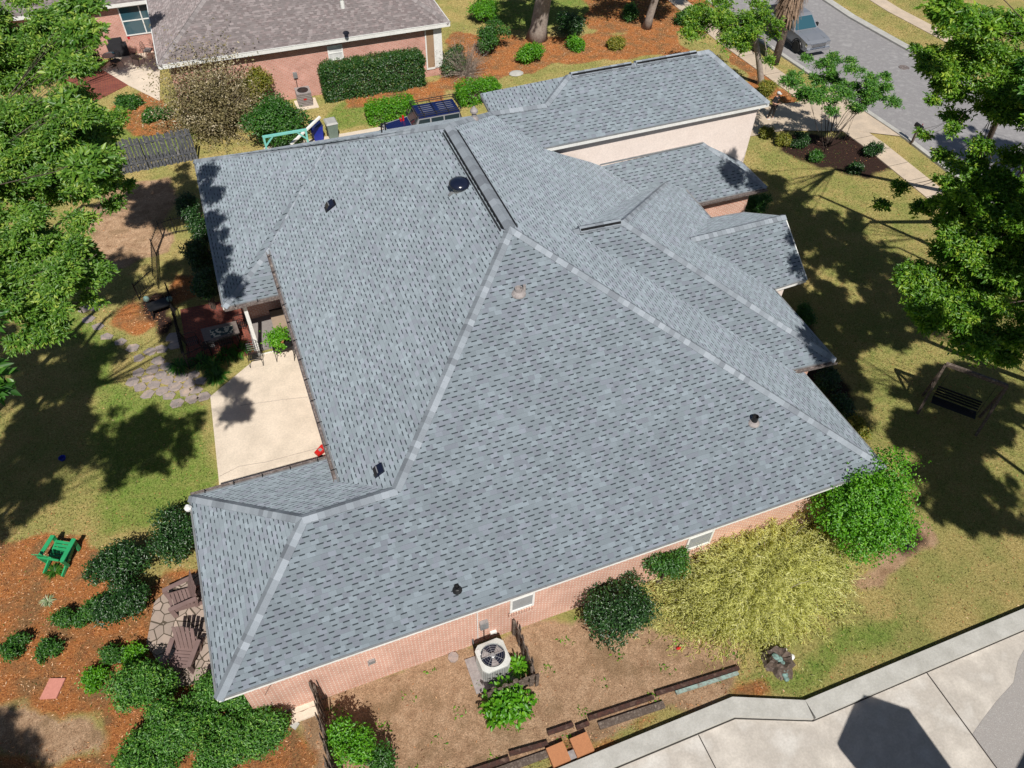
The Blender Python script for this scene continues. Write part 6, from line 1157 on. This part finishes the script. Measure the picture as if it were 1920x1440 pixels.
tag(MB().beam((5.0, -3.26, .04), (8.3, -3.38, .04), .2, .08).build('grey_timber', 'weathered_wood'), 'grey board lying in front of the timbers at the bottom', 'board'); tag(MB().beam((9.7, -3.2, .05), (11.8, -3.32, .05), .2, .10).build('grey_timber', 'weathered_wood'), 'grey board lying between the timbers and the kerb, right of the terracotta blocks', 'board')
for px, lab in (((1046, 1418), 'terracotta block left of its twin by the kerb'), ((1090, 1400), 'terracotta block right of its twin by the kerb')):
    q = G(*px); o = MB().prism([(-.27, -.27), (.27, -.27), (.27, .27), (-.27, .27)], 0, .22).build('terracotta_block', 'terracotta'); o.location = (q[0], q[1] + .0, 0); o.rotation_euler[2] = .02; tag(o, lab, 'block', 'twin terracotta blocks')
q = G(1071, 1414); o = MB().bx(-.1, .1, -.12, .12, 0, .12).build('small_block', 'lead_grey'); o.location = (q[0], q[1] - .05, 0); tag(o, 'small pale block between the twin terracotta blocks', 'block')
# stump with painted bark and stones
q = G(1458, 1240); t = thing('tree_stump', q, 'rugged dark tree stump with turquoise moss in the lawn by the kerb', 'tree stump'); n = 22; prm = []
rs = random.Random(4); vs = []; rads = [rs.uniform(.85, 1.2) for _ in range(n)]
for zi, (z, k) in enumerate(((0, 1.25), (.12, 1.0), (.30, .85), (.42, .72))):
    for i in range(n): a = 6.283 * i / n; r = .42 * k * rads[i] * (1 + .12 * math.sin(i * 2.3 + z * 6)); vs.append((math.cos(a) * r, math.sin(a) * r, z + (rs.uniform(-.06, .06) if zi == 3 else 0)))
fs = [(j * n + i, j * n + (i + 1) % n, (j + 1) * n + (i + 1) % n, (j + 1) * n + i) for j in range(3) for i in range(n)]; vs.append((0, 0, .22)); fs += [(3 * n + i, 3 * n + (i + 1) % n, 4 * n) for i in range(n)]
local(t, MB().add(vs, fs), 'trunk', 'bark'); mb = MB()
for x, y, z, r in ((-.18, .05, .40, .12), (-.08, -.05, .36, .11), (-.05, -.2, .33, .10), (-.04, -.34, .26, .11), (-.08, -.46, .12, .11), (-.08, -.58, .05, .09)): mb.ell((x, y, z), (r, r, .06), 8, 5)
local(t, mb, 'lichen', 'turquoise_stone')
for (px, py, r, lab) in ((1472, 1218, .07, 'small white stone on top of the stump edge'), (1483, 1232, .13, 'larger white stone leaning on the stump')):
    q = G(px, py, .15); o = MB().ell((0, 0, 0), (r, r * .8, r * .6), 10, 6).build('stone', 'white_paint'); o.location = tuple(q); tag(o, lab, 'stone')
q = G(1272, 1216); o = MB().ell((0, 0, .03), (.09, .05, .04), 8, 5).build('flower', 'red_plastic'); o.location = tuple(q); tag(o, 'tiny red flower at the edge of the yellow shrub', 'flower')
# wooden swing frame on the right
t = thing('garden_swing', (27.9, 2.8, 0), 'weathered wooden swing frame in deep shade under the right hand trees', 'swing')
a, b_ = np.array([27.22, 3.6, 0]) - [27.9, 2.8, 0], np.array([28.62, 1.9, 0]) - [27.9, 2.8, 0]
local(t, MB().beam(a + [0, 0, 2.4], b_ + [0, 0, 2.4], .12, .14), 'top_beam', 'weathered_wood')
d_ = (b_ - a) / np.linalg.norm(b_ - a); pr_ = np.array([-d_[1], d_[0], 0])
for p in (a, b_):
    for s in (-1, 1): local(t, MB().beam(p + pr_ * s * .55 + [0, 0, -.05], p + [0, 0, 2.38], .09, .09), 'leg', 'weathered_wood')
    local(t, MB().beam(p - pr_ * .3 + [0, 0, 1.1], p + pr_ * .3 + [0, 0, 1.1], .05, .07), 'brace', 'weathered_wood')
t = thing('swing_bench', (27.9, 2.8, 0), 'dark slatted bench swing hanging from the wooden frame', 'swing'); c0, c1 = a * .75, b_ * .75; mb = MB()
for k in range(5): mb.beam(c0 + pr_ * (k * .09 - .2) + [0, 0, .5], c1 + pr_ * (k * .09 - .2) + [0, 0, .5], .07, .02)
local(t, mb, 'seat', 'black_metal'); mb = MB()
for k in range(4): mb.beam(c0 + pr_ * (.24 + k * .03) + [0, 0, .6 + k * .11], c1 + pr_ * (.24 + k * .03) + [0, 0, .6 + k * .11], .02, .08)
local(t, mb, 'backrest', 'black_metal')
for p in (c0, c1): local(t, MB().tube([p + [0, 0, .5], p + [0, 0, 2.35]], .01, 4), 'chain', 'black_metal')
# bins, teal frame, plank
for px, mat, lm, lab, rz in (((597, 262), 'blue_plastic', 'jeep_paint', 'blue wheeled bin with dark lid beyond the roof ridge', .1), ((625, 258), 'greygreen_plastic', 'bin_lid', 'grey green wheeled bin with dusty pale lid', .05)):
    q = G(*px); t = thing('wheeled_bin', q, lab, 'bin', 'wheeled bins by the driveway', rz=rz); mb = MB(); mb.add([(-.24, -.26, .05), (.24, -.26, .05), (.24, .26, .05), (-.24, .26, .05), (-.31, -.36, 1.0), (.31, -.36, 1.0), (.31, .36, 1.0), (-.31, .36, 1.0)], [(0, 3, 2, 1), (4, 5, 6, 7), (0, 1, 5, 4), (1, 2, 6, 5), (2, 3, 7, 6), (3, 0, 4, 7)]); local(t, mb, 'body', mat)
    mb = MB(); mb.add([(-.34, -.39, 1.0), (.34, -.39, 1.0), (.34, .39, 1.02), (-.34, .39, 1.02), (-.27, -.30, 1.08), (.27, -.30, 1.08), (.27, .30, 1.10), (-.27, .30, 1.10)], [(0, 3, 2, 1), (4, 5, 6, 7), (0, 1, 5, 4), (1, 2, 6, 5), (2, 3, 7, 6), (3, 0, 4, 7)]); local(t, mb, 'lid', lm)
    for x in (-.24, .24): local(t, MB().lathe((x - .03, .3, .13), [(.04, 0), (.13, 0), (.13, .06), (.04, .06)], 14, 'x'), 'wheel', 'tyre')
p0, p1 = G(492, 257, 2.1), G(575, 243, 2.1); t = thing('teal_frame', (p0[0], p0[1], gz(p0[0], p0[1])), 'chipped teal timber frame standing against the big round green shrub', 'frame'); l = np.linalg.norm((p1 - p0)[:2]); t.rotation_euler[2] = math.atan2(p1[1] - p0[1], p1[0] - p0[0])
local(t, MB().beam((0, 0, 2.1), (l, 0, 2.1), .11, .11), 'top_beam', 'teal_paint')
for x, s in ((0.06, 1), (l - .06, -1)): local(t, MB().beam((x, 0, 0), (x, 0, 2.04), .1, .1, (0, 1, 0)), 'post', 'teal_paint'); local(t, MB().beam((x, 0, 1.55), (x + s * .45, 0, 2.04), .07, .07, (0, 1, 0)), 'brace', 'teal_paint')
p0, p1 = G(600, 219, 1.75), G(545, 271, 1.0); tag(MB().beam(p0, p1, .13, .10).build('plank', 'white_paint'), 'long white plank leaning across the bins', 'plank')
# neighbour patio things
q = G(252, 100); t = thing('patio_umbrella', q, 'closed red patio umbrella by the neighbour window', 'umbrella'); local(t, MB().tube([(0, 0, 0), (.0, .0, 2.5)], .02, 6), 'pole', 'galvanised'); local(t, MB().lathe((0, 0, .95), [(.20, 0), (.22, .25), (.17, .8), (.07, 1.45), (0, 1.6)], 10), 'canopy', 'red_cloth'); local(t, MB().lathe((0, 0, 0), [(.25, 0), (.25, .08), (.05, .1)], 14), 'base', 'black_metal')
q = G(226, 104); t = thing('covered_grill', q, 'barbecue under a black cover left of the red umbrella', 'barbecue'); local(t, MB().prism([(-.6, -.3), (.6, -.3), (.6, .3), (-.6, .3)], .02, .95).prism([(-.42, -.26), (.42, -.26), (.42, .26), (-.42, .26)], .95, 1.25), 'cover', 'dark_cloth')
q = G(205, 104); t = thing('garden_cart', q, 'small grey stand left of the covered barbecue', 'stand'); local(t, MB().bx(-.25, .25, -.2, .2, .75, .82), 'shelf', 'galvanised')
for x in (-.22, .22): local(t, MB().bx(x - .02, x + .02, -.18, .18, 0, .75), 'leg', 'galvanised')
for px, rz, lab, mat in (((262, 122), 2.4, 'tan cushioned chair on the neighbour patio', 'tan_fabric'), ((282, 108), 1.2, 'grey chair on the neighbour patio near the house corner', 'galvanised'), ((222, 128), -.8, 'dark chair on the neighbour patio by the low bed', 'dark_cloth')):
    t = metal_chair(lab, px, rz, gz(*G(*px)[:2]) + .04, 'chairs on the neighbour patio'); local(t, MB().bx(-.22, .22, -.22, .2, .45, .53), 'cushion', mat)
q = G(212, 124); t = thing('round_table', (q[0], q[1], q[2] + .04), 'round glass topped table on the neighbour patio', 'table'); local(t, MB().lathe((0, 0, .68), [(.42, 0), (.42, .03), (0, .03)], 24), 'tabletop', 'glass_blue'); local(t, MB().lathe((0, 0, 0), [(.25, 0), (.04, .05), (.04, .68)], 10), 'pedestal', 'black_metal')
q = G(168, 110); t = thing('storage_rack', q, 'white cluttered rack against the neighbour wall, half hidden by leaves', 'rack')
for z in (.3, .7, 1.1): local(t, MB().bx(-.35, .35, -.2, .2, z, z + .04), 'shelf', 'white_paint')
for x in (-.33, .33): local(t, MB().bx(x - .02, x + .02, -.2, .2, 0, 1.3), 'side', 'white_paint')
